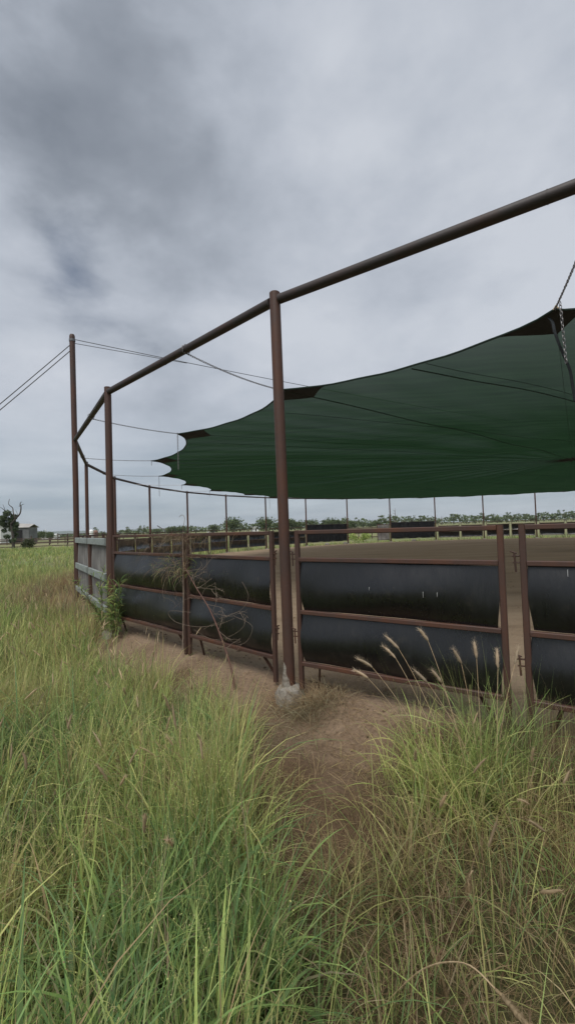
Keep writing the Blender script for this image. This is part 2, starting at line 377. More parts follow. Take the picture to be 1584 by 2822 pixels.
# ------------------------------------------------------------------ pipe frame: posts and top rails
frame = empty('pipe_frame', (post_xy(0).x, post_xy(0).y, 0), 0,
              'ring of brown steel pipe posts joined by a high top rail around the arena', 'frame')
def rel(p, root): return Vector(p) - root.location
def tops(i):
    p = post_xy(i); ln = {0: (-.03, 0), 1: (-.005, 0)}.get(i, (0, 0))
    return Vector((p.x+ln[0], p.y+ln[1], ZT))
LAST = 17
TALL = (2, 17)
for i in range(-1, LAST+1):
    if i in TALL: continue
    p = post_xy(i); t = tops(i); m = MB()
    top = t + Vector((0, 0, .085))
    rad = .056
    m.tube([rel((p.x, p.y, -.3), frame), rel((p.x*.5+top.x*.5, p.y*.5+top.y*.5, 2), frame), rel(top-Vector((0, 0, .006)), frame), rel(top, frame)], [rad, rad, rad, rad*.9], 20)
    po = m.build('post', MAT['steel'], frame, True)
    if i == 0: po['label'] = 'nearest post with a lumpy concrete foot'
    f = MB()
    if i == 0:
        f.lathe(rel((p.x, p.y, 0), frame), [(.16, -.36), (.165, -.24), (.158, -.12), (.146, -.05), (.128, -.01), (.085, .012), (.058, .02)], 30, .05)
        f.lathe(rel((p.x-.028, p.y-.012, 0), frame), [(.062, -.01), (.052, .04), (.046, .09), (.037, .14), (.034, .19), (.030, .24), (.018, .265)], 16, .07)
    else:
        f.lathe(rel((p.x, p.y, 0), frame), [(.16, -.3), (.16, -.04), (.13, .01), (.08, .03), (.057, .035)], 16, .07)
    fo = f.build('concrete_footing', MAT['concrete'] if i == 0 else MAT['paleconc'], frame, True)
for i in range(-1, LAST):
    a, b = tops(i), tops(i+1); d = (b-a).normalized()
    ga = .058 if i not in TALL else .07; gb = .058 if i+1 not in TALL else .07
    m = MB(); m.tube([rel(a+d*ga, frame), rel(b-d*gb, frame)], .05, 20)
    # weld beads and a joint ring part way along
    for k in ((.42,) if i == -1 else (.55,)):
        q = a.lerp(b, k)
        m.tube([rel(q-d*.004, frame), rel(q+d*.004, frame)], .0525, 20)
    ro = m.build('top_rail', MAT['pipe'], frame, True)
    if i == -1:
        w = MB(); q = a.lerp(b, .36); w.tube([rel(q-d*.004, frame), rel(q+d*.004, frame)], .0522, 20, False)
        w.build('paint_mark', MAT['stain'], ro)
# guide on the far right beyond the last built post: rail ends at the tall post

def tall_post(i, label):
    p = post_xy(i); r = empty('tall_post', (p.x, p.y, -.2), 0, label, 'post', 'tall cable posts')
    m = MB(); m.tube([(0, 0, 0), (0, 0, 3), (-.03, 0, 6.74), (-.03, 0, 6.80), (-.03, 0, 6.84)], [.068, .067, .066, .066, .05], 20); m.build('pole', MAT['steel'], r, True)
    m = MB(); m.tube([(-.03, 0, 6.66), (-.03, 0, 6.72)], .075, 20); m.build('cable_band', MAT['wire'], r, True)
    return r
tall_post(2, 'tall dark red pole rising above the rail, with wire cables at its top')
tall_post(17, 'tall dark red pole on the opposite side of the arena')
def cable(name, a, b, sag, r, label, n=40, group=None):
    a, b = Vector(a), Vector(b); m = MB()
    m.tube([a.lerp(b, k/n) - Vector((0, 0, 4*sag*(k/n)*(1-k/n))) for k in range(n+1)], r, 6)
    return tag(m.build(name, MAT['wire'], None, True), label, 'cable', group)
pt = post_xy(2); pz = 6.46; po = post_xy(17)
cable('wire_cable', (pt.x+.03, pt.y, pz+.05), (po.x-.03, po.y, pz), .62, .009, 'long thin cable running from the tall pole over the green sail')
ca_, cb2_ = Vector((pt.x+.03, pt.y, pz+.05)), Vector((po.x-.03, po.y, pz)); tj = .07
cable('wire_cable', (pt.x+.03, pt.y, pz-.05), tuple(ca_.lerp(cb2_, tj)-Vector((0, 0, 4*.62*tj*(1-tj)+.016))), .0, .008, 'short lower cable at the tall pole top that joins the long one')
out = (Vector((pt.x, pt.y)) - CEN).normalized()
an = Vector((pt.x, pt.y)) + out*6.2
cable('guy_wire', (pt.x-.04, pt.y, pz-.05), (an.x-.12, an.y+.05, -.22), .06, .011, 'upper guy wire slanting down left from the tall pole')
cable('guy_wire', (pt.x-.04, pt.y, pz-.2), (an.x+.12, an.y-.05, -.22), .06, .011, 'lower guy wire slanting down left from the tall pole')

# ------------------------------------------------------------------ shade sail
cor = {}
def corner(i):      # corner hanging off the rail between post i and post i+1
    known = {-1: (3.02, 4.85, 3.91), 0: (-.06, 7.47, 3.93), 1: (-2.51, 10.35, 3.87), 2: (-4.16, 13.76, 3.80), 3: (-4.99, 17.43, 3.77),
             4: (-4.99, 21.17, 3.77), 5: (-4.31, 24.8, 3.76), 6: (-2.67, 28.08, 3.72)}
    if i in known: return Vector(known[i])
    a = PH + DT*(i+.5); r = R*math.cos(DT/2) - 2.2
    z = 3.74 if 6 < i < 18 else 3.88
    return Vector((CEN.x+r*math.cos(a), CEN.y+r*math.sin(a), z))
NC = 31
ids = list(range(-1, -1+NC))
corners = [corner(i) for i in ids]
# last step closes the ring: spread evenly
hub = Vector((CEN.x, CEN.y, 4.30))
SUB = 20; NR = 46
edge = []
for k in range(NC):
    a = corners[k]; b = corners[(k+1) % NC]
    mid = (a+b)/2; inn = (hub-mid); inn.z = 0; inn.normalize(); L = (b-a).length
    for j in range(SUB):
        t = j/SUB; q = a.lerp(b, t); sg = .145*L*(4*t*(1-t))**.8
        q = q + inn*sg; q.z += .0 + .02*(4*t*(1-t)); edge.append(q)
NE = len(edge); V = []; rs = np.linspace(0, 1, NR)
for ri, u in enumerate(rs):
    for k in range(NE):
        e = edge[k]; q = hub.lerp(e, u)
        cornerness = abs(2*((k % SUB)/SUB) - 1)
        z = 4.30 + (e.z-4.30)*(u**1.35)
        z += -.10*math.sin(PI*u)*(1-u)*0 + .05*(cornerness-.4)*u**3*(1-u)*4
        z -= .09*math.exp(-((u-.0)/.05)**2)*0
        z += .012*math.sin(k*2*PI/SUB)*(1-u)*u*6 + .006*math.sin(k*1.3+4*math.sin(u*5))*u**2 + .03*math.sin(.9*q.x+.5*q.y)*math.sin(.45*q.y-.3*q.x)*(1-u**6)
        V.append((q.x, q.y, z))
V = np.array(V)
i = np.arange(NR-1)[:, None]*NE; k = np.arange(NE)[None, :]; k2 = (k+1) % NE
Fq = np.stack([i+k, i+k2, i+NE+k2, i+NE+k], -1).reshape(-1, 4)
sail = empty('shade_sail', (CEN.x, CEN.y, 0), 0, 'large dark green shade cloth with scalloped edges hung by chains over the arena', 'shade sail')
V0 = V - np.array([CEN.x, CEN.y, 0])
cl = np_mesh('cloth', V0, Fq, MAT['cloth'], None, sail, True)
def sail_at(k, u):     # k on the edge grid, u radial
    ri = u*(NR-1); a = int(min(NR-2, math.floor(ri))); t = ri-a; k = k % NE
    return Vector(V0[a*NE+k])*(1-t) + Vector(V0[(a+1)*NE+k])*t
m = MB()
m.tube([sail_at(k, 1.0) for k in range(NE)] + [sail_at(0, 1)], .014, 6)
m.build('hem', MAT['hem'], sail, True)
for kk in range(NC):       # corner patches
    if kk > 9 and kk < 26 and kk % 1: continue
    k = kk*SUB; m = MB(); rows = []
    n = 9
    for j in range(n+1):
        u = 1 - .046*j/n
        w = .17*SUB*(1 - (j/n)**.8) + .01
        row = []
        for s in range(-6, 7):
            kk2 = k + w*s/6; f = math.floor(kk2); t = kk2-f
            q = sail_at(f, u).lerp(sail_at(f+1, u), t); q.z -= .006 + random.uniform(0, .002)
            row.append(q)
        rows.append(row)
    m.v = [tuple(q) for r_ in rows for q in r_]
    m.f = [(a*13+b, a*13+b+1, (a+1)*13+b+1, (a+1)*13+b) for a in range(n) for b in range(12)]
    m.build('corner_patch', MAT['webbing'], sail)
for kk in range(NC):       # radial seams from corner to hub
    k = kk*SUB; m = MB()
    m.tube([sail_at(k, 1-.95*j/40) - Vector((0, 0, .004)) for j in range(41)], .011 if kk == 1 else .0035, 4)
    m.build('seam', MAT['hem'], sail)
# project onto the cloth surface
pts = []
A0 = sail_at(SUB//2, 1); B0 = sail_at(int(28.75*SUB), .45)
from mathutils.bvhtree import BVHTree
bv = BVHTree.FromPolygons([tuple(v) for v in V0], [tuple(int(q) for q in f) for f in Fq])
def on_cloth(x, y):
    h = bv.ray_cast(Vector((x, y, 0)), Vector((0, 0, 1)))
    return h[0] if h[0] is not None else Vector((x, y, 3.9))
m = MB()
m.tube([on_cloth(*A0.lerp(B0, .01+.99*j/40).xy) - Vector((0, 0, .006)) for j in range(41)], .010, 4)
m.build('seam', MAT['hem'], sail)
for off_ in (-12.5, -9.2, -5.9, -2.6, .7, 4.0, 7.3):
    dd = Vector((B0.x-A0.x, B0.y-A0.y)).normalized(); nn_ = Vector((-dd.y, dd.x)); c0 = nn_*off_; m = MB(); pts = []
    for j in range(90):
        q = c0 + dd*(-17+34*j/89); h = bv.ray_cast(Vector((q.x, q.y, 0)), Vector((0, 0, 1)))[0]
        if h is not None: pts.append(h-Vector((0, 0, .004)))
    if len(pts) > 4: m.tube(pts, .0045, 4); m.build('seam', MAT['hem'], sail)
m = MB()    # hub reinforcement star
n = 24; vs = [(0, 0, 4.285)]
for j in range(n*2):
    a = PI*j/n; r = (1.35 if j % 2 == 0 else .55)
    q = on_cloth(r*math.cos(a), r*math.sin(a)); vs.append((q.x, q.y, q.z-.012))
m.add(vs, [(0, 1+j, 1+(j+1) % (2*n)) for j in range(2*n)]); m.build('hub_patch', MAT['webbing'], sail)
# strap trailing from the near corner
A = rel(corners[0], sail)
m = MB(); P = [A+Vector((0, .12, -.03)), A+Vector((.0, .05, -.12)), A+Vector((-.015, 0, -.24)), A+Vector((.02, 0, -.36)), A+Vector((.09, .03, -.50)), A+Vector((.17, .06, -.66)), A+Vector((.22, .1, -.85)), A+Vector((.25, .12, -1.0))]
def smooth_path(P, n=6):
    o = []
    for i in range(len(P)-1):
        p0 = P[max(i-1, 0)]; p1 = P[i]; p2 = P[i+1]; p3 = P[min(i+2, len(P)-1)]
        for k in range(n):
            t = k/n
            o.append(.5*((2*p1) + (p2-p0)*t + (2*p0-5*p1+4*p2-p3)*t*t + (3*p1-p0-3*p2+p3)*t**3))
    return o+[P[-1]]
Q = smooth_path(P); vs = []; 
for q in Q: vs += [q+Vector((-.016, 0, 0)), q+Vector((.016, 0, 0)), q+Vector((.016, .006, 0)), q+Vector((-.016, .006, 0))]
m.add(vs, [(4*i+a, 4*i+(a+1) % 4, 4*i+4+(a+1) % 4, 4*i+4+a) for i in range(len(Q)-1) for a in range(4)])
m.build('strap', MAT['webbing'], sail)
m = MB(); m.tube([A+Vector((-.01, .01, .0)), A+Vector((0, -.02, .035)), A+Vector((.02, -.03, .0))], .009, 8); m.build('shackle', MAT['straw'], sail, True)

def chain_mesh(m, a, b, sag=.03, pitch=.034, W=.011, r=.0038, n=12):
    a, b = Vector(a), Vector(b); L = (b-a).length; k = max(2, int(L/pitch)); d = (b-a)/L
    for i in range(k+1):
        t = i/k; c = a.lerp(b, t) - Vector((0, 0, 4*sag*t*(1-t)))
        up = d.orthogonal().normalized(); up = Matrix.Rotation(PI/2*(i % 2)+.4+random.uniform(-.15, .15), 3, d) @ up
        m.ring(c, d, up, pitch*.66, W, r, n, 5)
def rail_pt(i, s, drop=.05):
    a, b = tops(i), tops(i+1); return a + (b-a).normalized()*s - Vector((0, 0, drop))
chn = [(-1, 1.42, 'near chain running from the top rail to the highest sail corner at the right edge'),
       (0, 1.67, 'thick link chain running from the rail down to the sail corner behind the nearest post'),
       (1, 1.76, 'chain to the sail corner with the long hanging tail, left of the nearest post'),
       (2, 2.55, 'chain to the leftmost pointed tip of the green sail'),
       (3, 2.4, 'chain just above the rail to the second lowest tip at the left of the sail'),
       (4, 2.2, 'faint chain to the small sail tip low at the left')]
for i in range(5, 13): chn.append((i, 2.1, f'{ORD[i-5]} faint chain from the left along the far edge of the sail'))
for i, s, lab in chn:
    e = corner(i); st = rail_pt(i, s); m = MB()
    if i <= 3: chain_mesh(m, st, e, .05 if i == 0 else .03)
    else: m.tube([st, st.lerp(e, .5)-Vector((0, 0, .03)), e], .008, 5)
    # loop round the rail
    a, b = tops(i), tops(i+1); d = (b-a).normalized(); c = a+d*s
    for k in range(10):
        t = 2*PI*k/10; u = Vector((0, 0, 1)); w = d.cross(u)
        q = c + (u*math.cos(t)+w*math.sin(t))*.056
        if i <= 3: m.ring(q, (w*math.cos(t)-u*math.sin(t)), d if k % 2 else (u*math.cos(t)+w*math.sin(t)), .022, .010, .0036, 10, 5)
    tag(m.build('chain', MAT['chain'], None, True), lab, 'chain', 'chains holding the sail')
    tail = {-1: .64, 0: .0, 1: .83, 2: .12, 3: .75, 4: .2, 5: .3, 7: .8}.get(i, 0)
    if tail:
        m = MB(); st = e + Vector((.012, -.03, -.01))
        if i == -1:
            st = e + Vector((.03, -.05, .04))
        if i <= 3: chain_mesh(m, st, st+Vector((.03 if i == -1 else 0, 0, -tail)), 0, .036, .012, .0042)
        else: m.tube([st, st-Vector((0, 0, tail))], .01, 5)
        tag(m.build('chain_tail', MAT['chain'], None, True),
            {-1: 'loose end of chain hanging in front of the sail at the right edge', 1: 'long loose chain end hanging left of the nearest post against sail and sky',
             2: 'very short loose chain end at the leftmost sail tip', 3: 'loose chain end crossing the far rail at the left', 4: 'short loose chain end at the small low tip',
             5: 'loose chain end beside the far posts, second from the left tips', 7: 'loose chain end hanging in the bright gap under the far edge of the sail'}[i], 'chain', 'loose chain ends')

# ------------------------------------------------------------------ yard panels (local x along the bay, +y to the inside of the arena)
T = .045
H0, H1, H2, H3 = 1.545, 1.275, .755, .25     # rail centre heights
PW = 1.885
def belt(m, x0, x1, zt, zb, out_, nx=26, nz=26, seed=0, yoff=.03, ins=.020):
    r = np.random.default_rng(seed); vs = []; W = x1-x0
    ph = r.random(4)*6
    for j in range(nz+1):
        v = j/nz
        bul = (math.sin(PI*min(1, v**1.35)))**.8 if 0 < v < 1 else 0
        for i in range(nx+1):
            u = i/nx
            e = 1 - .25*(abs(2*u-1))**6
            x = x0 + W*u + (ins*(sm(.2, 1, v)) - .012*math.sin(PI*v))*(1 if u < .5 else -1)*(abs(2*u-1))**8
            y = yoff - out_*bul*e*(1+.10*math.sin(3*u*PI+ph[0])) + .009*math.sin(7*u+ph[1]+3*v)*math.sin(PI*v) + .004*math.sin(23*u+ph[2])
            vs.append((x, y, zt+(zb-zt)*v + .004*math.sin(5*u+ph[3])))
    n = nx+1
    fs = [(j*n+i, j*n+i+1, (j+1)*n+i+1, (j+1)*n+i) for j in range(nz) for i in range(nx)]
    m.add(vs, fs)
    vs2 = [(x, y+.008, z) for x, y, z in vs]      # back face for thickness
    m.add(vs2, [tuple(reversed(f)) for f in fs])
    k = len(m.v)-len(vs2); k0 = k-len(vs)
    ring_ = [i for i in range(n)] + [j*n+nx for j in range(1, nz+1)] + [nz*n+i for i in range(nx-1, -1, -1)] + [j*n for j in range(nz-1, 0, -1)]
    for a in range(len(ring_)):
        p, q = ring_[a], ring_[(a+1) % len(ring_)]
        m.f.append((k0+q, k0+p, k+p, k+q))
def make_panel(label, group, seed=0, upm='steel', wide=False, grey=False, bulge=.050, hinge=(1, 1), legs=(1, 1), stains=0, W=PW):
    t = empty('livestock_gate', (0, 0, 0), 0, label, 'gate', group)
    for x in (T/2, W-T/2):
        m = MB(); m.beam((x, 0, .0), (x, 0, 1.567), T, T, (0, 1, 0)); m.build('upright', MAT[upm], t)
    if grey:
        for z, h in ((1.45, .125), (.84, .135), (.29, .115)):
            m = MB(); m.beam((T+.002, -.03, z), (W-T-.002, -.03, z), .05, h); m.build('wide_rail', MAT['galv'], t)
        m = MB(); belt(m, .12, W-.12, 1.40, .30, .02, seed=seed, yoff=.02, ins=.05); m.build('grey_belt', MAT['greybelt'], t, True)
    else:
        for z in (H0, H1, H2, H3):
            m = MB(); m.beam((T+.001, 0, z), (W-T-.001, 0, z), T*.98, .040); m.build('rail', MAT['steel'], t)
        m = MB(); belt(m, T+.004, W-T-.004, H1-.022, H2+.022, bulge, seed=seed, yoff=.012); b1 = m.build('rubber_belt', MAT['rubber'], t, True)
        m = MB(); belt(m, T+.004, W-T-.004, H2-.022, H3+.022, bulge, seed=seed+1, yoff=.012); m.build('rubber_belt', MAT['rubber'], t, True)
        if stains:
            r = random.Random(seed); m = MB()
            for (x, z, l) in stains:
                v = (H1-.022-z)/(H1-H2-.044); y = .012 - bulge*1.1*(math.sin(PI*v**1.35))**.8 - .009
                y2 = .012 - bulge*1.1*(math.sin(PI*min(1, (v+l/.476))**1.35))**.8 - .009
                w = .0022
                m.add([(x-w, y-.003, z), (x+w, y-.003, z), (x+w*.5, y2-.004, z-l), (x-w*.3, y2-.004, z-l)], [(0, 1, 2, 3)])
            m.build('dropping_stain', MAT['stain'], b1)
    for side, x in ((0, T/2), (1, W-T/2)):
        if hinge[side]:
            sg = -1 if side == 0 else 1
            for z in (1.33, .56):
                m = MB()
                m.tube([(x+sg*T*.4, 0, z), (x+sg*.075, -.01, z)], .007, 8)
                m.tube([(x+sg*T*.4, 0, z-.05), (x+sg*.072, -.01, z-.05)], .006, 8)
                m.tube([(x+sg*.058, -.012, z+.025), (x+sg*.052, -.012, z-.12)], .0075, 8)
                m.tube([(x+sg*.04, -.012, z+.02), (x+sg*.085, -.014, z+.035)], .006, 8)
                m.build('hinge_pin', MAT['iron'], t, True)
        if legs[side]:
            sg = 1 if side == 0 else -1
            m = MB(); m.beam((x+sg*.20, .02, H3-.02), (x+sg*.11, .14, -.03), .018, .03); m.build('brace_leg', MAT['iron'], t)
    return t
def bay_frame(i):
    a, b = post_xy(i), post_xy(i+1)
    d = (b-a).normalized(); return a, b, d
def place(t, i, s, first=True, **k):
    """panel in bay i, starting s metres from post i+1 side so that local +y points inward"""
    a, b, d = bay_frame(i)
    # posts run clockwise seen from above; inside is to the right of a->b, so run local x from b to a
    L = (b-a).length; o = b - d*s; d2 = -d
    rz = math.atan2(d2.y, d2.x)
    # local y = rot90(d2) must point to centre
    n = Vector((-d2.y, d2.x))
    if n.dot(CEN-o) < 0:
        o = a + d*s; rz = math.atan2(d.y, d.x)
    if first: t.location = (o.x, o.y, 0); t.rotation_euler = (0, 0, rz); return t
    return dup(t, (o.x, o.y, 0), rz, **k)
a0, b0, d0 = bay_frame(-1)     # a0 = post -1, b0 = post 0
# near gates: explicit distances measured from post 0
def put(t, origin, dirv, s):
    o = origin + dirv*s; t.location = (o.x, o.y, 0); t.rotation_euler = (0, 0, math.atan2(dirv.y, dirv.x)); return t
dr = (post_xy(-1)-post_xy(0)).normalized(); p0 = post_xy(0)
g1 = make_panel('black lined steel gate just right of the nearest post, seen in full width', 'near gates lined with black rubber', 1,
                stains=[(.80, 1.045, .03), (1.28, 1.03, .05), (1.395, 1.03, .035)], hinge=(1, 0), W=1.90)
put(g1, p0, dr, .12)
g2 = make_panel('black lined steel gate cut off by the right edge of the photo', 'near gates lined with black rubber', 5, stains=[(.30, 1.235, .05)], W=1.90)
put(g2, p0, dr, 2.125)
dl = (post_xy(1)-post_xy(0)).normalized(); p1 = post_xy(1)
L01 = (p1-p0).length
g3 = make_panel('black lined steel gate just left of the nearest post, behind the dead branch', 'near gates lined with black rubber', 9, hinge=(0, 1), W=1.62)
put(g3, p1, -dl, L01-.18-1.62)
g4 = make_panel('black lined steel gate between the climbing weed and the dry creeper', 'near gates lined with black rubber', 13, hinge=(1, 0), W=2.10)
put(g4, p1, -dl, .10)
# grey lined pair between post 1 and the tall pole
p2 = post_xy(2); d12 = (p1-p2).normalized(); L12 = (p1-p2).length
g5 = make_panel('grey lined gate with wide pale rails nearest the tall pole', 'grey lined gates', 21, grey=True, hinge=(0, 0), W=1.96); put(g5, p2, d12, .10)
g6 = make_panel('grey lined gate with wide pale rails ending at the weedy post', 'grey lined gates', 23, grey=True, hinge=(0, 0), W=1.96); put(g6, p2, d12, 2.16)
# the rest: one prototype, copied round the yard
proto = None; seen = 0
SCREEN = (9, 11); GAP = (10,)
spots = []
for i in range(2, LAST):
    if i in SCREEN or i in GAP: continue
    for s in (.10, 2.12): spots.append((i, s))
left = [x for x in spots if x[0] < 9]; rightp = [x for x in spots if x[0] > 11]
def lab(i, s):
    if i < 9:
        n = (8-i)*2 + (1 if s < 1 else 0)       # 0 = nearest the entrance
        nm = ORD[(8-i)*2 + (0 if s < 1 else 1)]
        return f'far black lined gate across the arena, {nm} to the left of the left black screen'
    nm = ORD[(i-12)*2 + (1 if s < 1 else 0)]
    return f'far black lined gate across the arena, {nm} to the right of the right black screen'
for i, s in spots:
    if proto is None:
        proto = make_panel(lab(i, s), 'far gates around the arena', 31, hinge=(0, 0)); place(proto, i, s)
    elif i == 6 and s < 1:
        proto = make_panel(lab(i, s), 'far gates around the arena', 33, 'palepost', hinge=(0, 0)); place(proto, i, s)
    else: place(proto, i, s, False, label=lab(i, s), group='far gates around the arena')

def screen(i, label):
    a, b, d = bay_frame(i); t = empty('black_screen', (a.x, a.y, 0), math.atan2(d.y, d.x), label, 'screen', 'black screens beside the entrance')
    L = (b-a).length; m = MB(); n = 30; vs = []
    for k in range(n+1):
        x = .07+(L-.14)*k/n; y = .02*math.sin(k*1.1)+.012*math.sin(k*2.7)
        zt = 1.72 + .012*math.sin(k*.9); zb = .28+.02*math.sin(k*.7+1)
        for z in (zt, (zt+zb)/2, zb): vs += [(x, y+(.02*math.sin(k*.5) if z not in (zt, zb) else 0), z)]
    fs = [(k*3+j, (k+1)*3+j, (k+1)*3+j+1, k*3+j+1) for k in range(n) for j in range(2)]
    m.add(vs, fs); m.add([(x, y+.02, z) for x, y, z in vs], [tuple(reversed(f)) for f in fs]); m.build('sheet', MAT['blackcloth'], t)
    for z in (1.735, .26):
        m = MB(); m.tube([(.06, .01, z), (L-.06, .01, z)], .018, 8); m.build('rail', MAT['pipe'], t, True)
    return t
screen(9, 'tall plain black screen just left of the arena entrance'); screen(11, 'tall plain black screen just right of the arena entrance')
# small concrete blocks along the far kerb
for j, (i, s) in enumerate(((9, 2.0), (9, 3.9), (11, 2.1))):
    a, b, d = bay_frame(i); q = a+d*s; m = MB(); m.lathe((0, 0, 0), [(.2, -.1), (.21, .05), (.17, .14), (.08, .16)], 10, .1)
    o = m.build('concrete_block', MAT['paleconc'], None, True); o.location = (q.x, q.y, 0)
    tag(o, ['pale concrete lump under the middle of the left black screen', 'pale concrete lump at the left side of the entrance', 'pale concrete lump under the right black screen'][j], 'block', 'pale blocks by the entrance')
# open gate leaf at the entrance
a, b, d = bay_frame(10); gp = b - d*.1
t = empty('open_gate', (gp.x, gp.y, 0), math.atan2(-d.y, -d.x)-.15, 'grey lined gate leaf standing open at the arena entrance', 'gate')
for x in (.03, 1.15):
    m = MB(); m.beam((x, 0, .03), (x, 0, 1.6), .05, .05, (0, 1, 0)); m.build('upright', MAT['steel'], t)
for z in (1.58, .9, .2):
    m = MB(); m.beam((.056, 0, z), (1.124, 0, z), .045, .05); m.build('rail', MAT['steel'], t)
m = MB(); belt(m, .06, 1.12, 1.55, .22, .05, seed=4); m.build('grey_belt', MAT['greybelt'], t, True)

# ------------------------------------------------------------------ grass builders
def blades(base, az, L, w, lean, bend, cb, ct, segs=6, twist=None, droop_pow=1.4):
    n = len(az); t = np.linspace(0, 1, segs+1)
    th = lean[:, None] + bend[:, None]*t[None, :]**droop_pow
    dx = np.sin(th); dz = np.cos(th); ds = (L/segs)[:, None]
    rx = np.concatenate([np.zeros((n, 1)), np.cumsum((dx[:, :-1]+dx[:, 1:])/2*ds, 1)], 1)
    rz = np.concatenate([np.zeros((n, 1)), np.cumsum((dz[:, :-1]+dz[:, 1:])/2*ds, 1)], 1)
    ca, sa = np.cos(az)[:, None], np.sin(az)[:, None]
    wob = (rng.random((n, 1))-.5)*.12*L[:, None]*t[None, :]**2
    P = np.stack([base[:, 0:1]+rx*ca - wob*sa, base[:, 1:2]+rx*sa + wob*ca, base[:, 2:3]+rz], -1)
    tw = (rng.random(n)*2-1)*1.1 if twist is None else twist
    ws = w[:, None]*np.clip(1.25*(1-t[None, :]**1.8), .04, 1)*np.clip(.55+t[None, :]*1.5, 0, 1)
    sx = -sa*np.cos(tw)[:, None]; sy = ca*np.cos(tw)[:, None]; sz = np.sin(tw)[:, None]*np.ones_like(t)[None, :]*.6
    sx = sx*np.ones_like(t); sy = sy*np.ones_like(t)
    Sd = np.stack([sx, sy, sz], -1)*ws[..., None]/2
    V = np.stack([P-Sd, P+Sd], 2).reshape(-1, 3)
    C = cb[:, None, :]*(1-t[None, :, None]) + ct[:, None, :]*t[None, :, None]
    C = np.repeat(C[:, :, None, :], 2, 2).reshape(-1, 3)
    o = (np.arange(n)*(segs+1)*2)[:, None, None] + (np.arange(segs)*2)[None, :, None]
    Fq = (o + np.array([0, 1, 3, 2])[None, None, :]).reshape(-1, 4)
    return V, Fq, C, P
def join(parts):
    Vs, Fs, Cs = [], [], []; k = 0
    for V, Fq, C in parts:
        Vs.append(V); Fs.append(Fq+k); Cs.append(C); k += len(V)
    return np.vstack(Vs), np.vstack(Fs), np.vstack(Cs)
G1 = np.array([.19, .275, .085]); G2 = np.array([.34, .425, .125]); G3 = np.array([.56, .56, .21]); GB = np.array([.18, .28, .105])
D1 = np.array([.40, .29, .165]); D2 = np.array([.25, .165, .095]); D3 = np.array([.54, .44, .27])
def colmix(n, pal, wts):
    pal = np.array(pal); idx = rng.choice(len(pal), n, p=np.array(wts)/sum(wts)); c = pal[idx]
    return c*(.75+.5*rng.random((n, 1)))
def tufts(cx, cy, nb, Lm, Ls, w, pal, wts, spread=.05, lean=(.02, .5), bend=(.2, 1.6), base_c=(.12, .10, .048), wj=.4, segs=6, zoff=-.02):
    n = len(cx); tot = n*nb; ci = np.repeat(np.arange(n), nb)
    az = rng.random(tot)*2*PI; rr = spread*np.sqrt(rng.random(tot))
    bx = cx[ci]+rr*np.cos(az); by = cy[ci]+rr*np.sin(az); az2 = az + (rng.random(tot)-.5)*1.2
    bz = ground_z_np(bx, by)+zoff
    ts = np.clip(rng.normal(1, .16, n), .5, 1.5)*(.78+.44*vnoise(cx, cy, .55, 25))
    L = np.clip(rng.normal(Lm, Ls, tot), Lm*.35, Lm*1.9)*ts[ci]
    ww = w*(1+wj*(rng.random(tot)*2-1))
    le = lean[0]+(lean[1]-lean[0])*rng.random(tot)**1.3; be = bend[0]+(bend[1]-bend[0])*rng.random(tot)**1.4
    tone = np.repeat(.8+.4*rng.random((n, 1)), nb, 0)
    f = np.repeat(vnoise(cx, cy, .42, 21)[:, None], nb, 0); f2 = np.repeat(vnoise(cx, cy, 1.1, 23)[:, None], nb, 0)
    ct = colmix(tot, pal, wts)*tone
    k = sm(.60, .85, f)*.55; ct = ct*(1-k) + np.array([.42, .33, .16])*tone*k
    ct = ct*(1 - sm(.45, .2, f)*np.array([.38, .22, .18])); ct = ct*(.98+.32*f2)  # tufts at noise lows get a blue-green shadow tone in their colour
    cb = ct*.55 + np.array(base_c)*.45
    V, Fq, C, P = blades(np.stack([bx, by, bz], -1), az2, L, ww, le, be, cb, ct, segs)
    return V, Fq, C
def seedheads(tips, dirs, L, r, col, nb=50):
    """fuzzy foxtail heads: spindle + bristles, all quads"""
    Vs, Fs, Cs = [], [], []; k = 0; ns = 6; prof = [(.0, .2), (.08, .7), (.25, 1.0), (.45, .85), (.65, .95), (.85, .65), (1.0, .12)]
    for q in range(len(tips)):
        d = Vector(dirs[q]).normalized(); a = d.orthogonal().normalized(); b = d.cross(a); p = Vector(tips[q])
        l = L[q]; rr = r[q]; vs = []
        bx = a*random.uniform(-.12, .12)*l + Vector((0, 0, -.12*l))
        for (t, s) in prof:
            for j in range(ns):
                an = 2*PI*j/ns; s2 = s*random.uniform(.6, 1.25)
                vs.append(p + d*(t*l) + bx*t*t + (a*math.cos(an)+b*math.sin(an))*rr*s2)
        fs = [(i*ns+j, i*ns+(j+1) % ns, (i+1)*ns+(j+1) % ns, (i+1)*ns+j) for i in range(len(prof)-1) for j in range(ns)]
        for _ in range(nb):
            t = random.uniform(.05, .98); an = random.uniform(0, 2*PI); o = a*math.cos(an)+b*math.sin(an); c0 = p+d*t*l+bx*t*t
            e = c0 + o*rr*random.uniform(1.5, 2.6) + d*rr*random.uniform(1.0, 3.2); sd = d.cross(o)*.0007
            m0 = len(vs); vs += [c0-sd, c0+sd, e+sd*.4, e-sd*.4]; fs.append((m0, m0+1, m0+2, m0+3))
        Vs.append(np.array([tuple(v) for v in vs])); Fs.append(np.array(fs)+k); k += len(vs)
        cc = np.array(col)*random.uniform(.75, 1.2); Cs.append(np.tile(cc, (len(vs), 1))*(.85+.3*rng.random((len(vs), 1))))
    return np.vstack(Vs), np.vstack(Fs), np.vstack(Cs)
def scatter(n, xr, yr, maskf, p=1.0):
    x = rng.uniform(*xr, n); y = rng.uniform(*yr, n); k = rng.random(n) < maskf(x, y)*p
    return x[k], y[k]
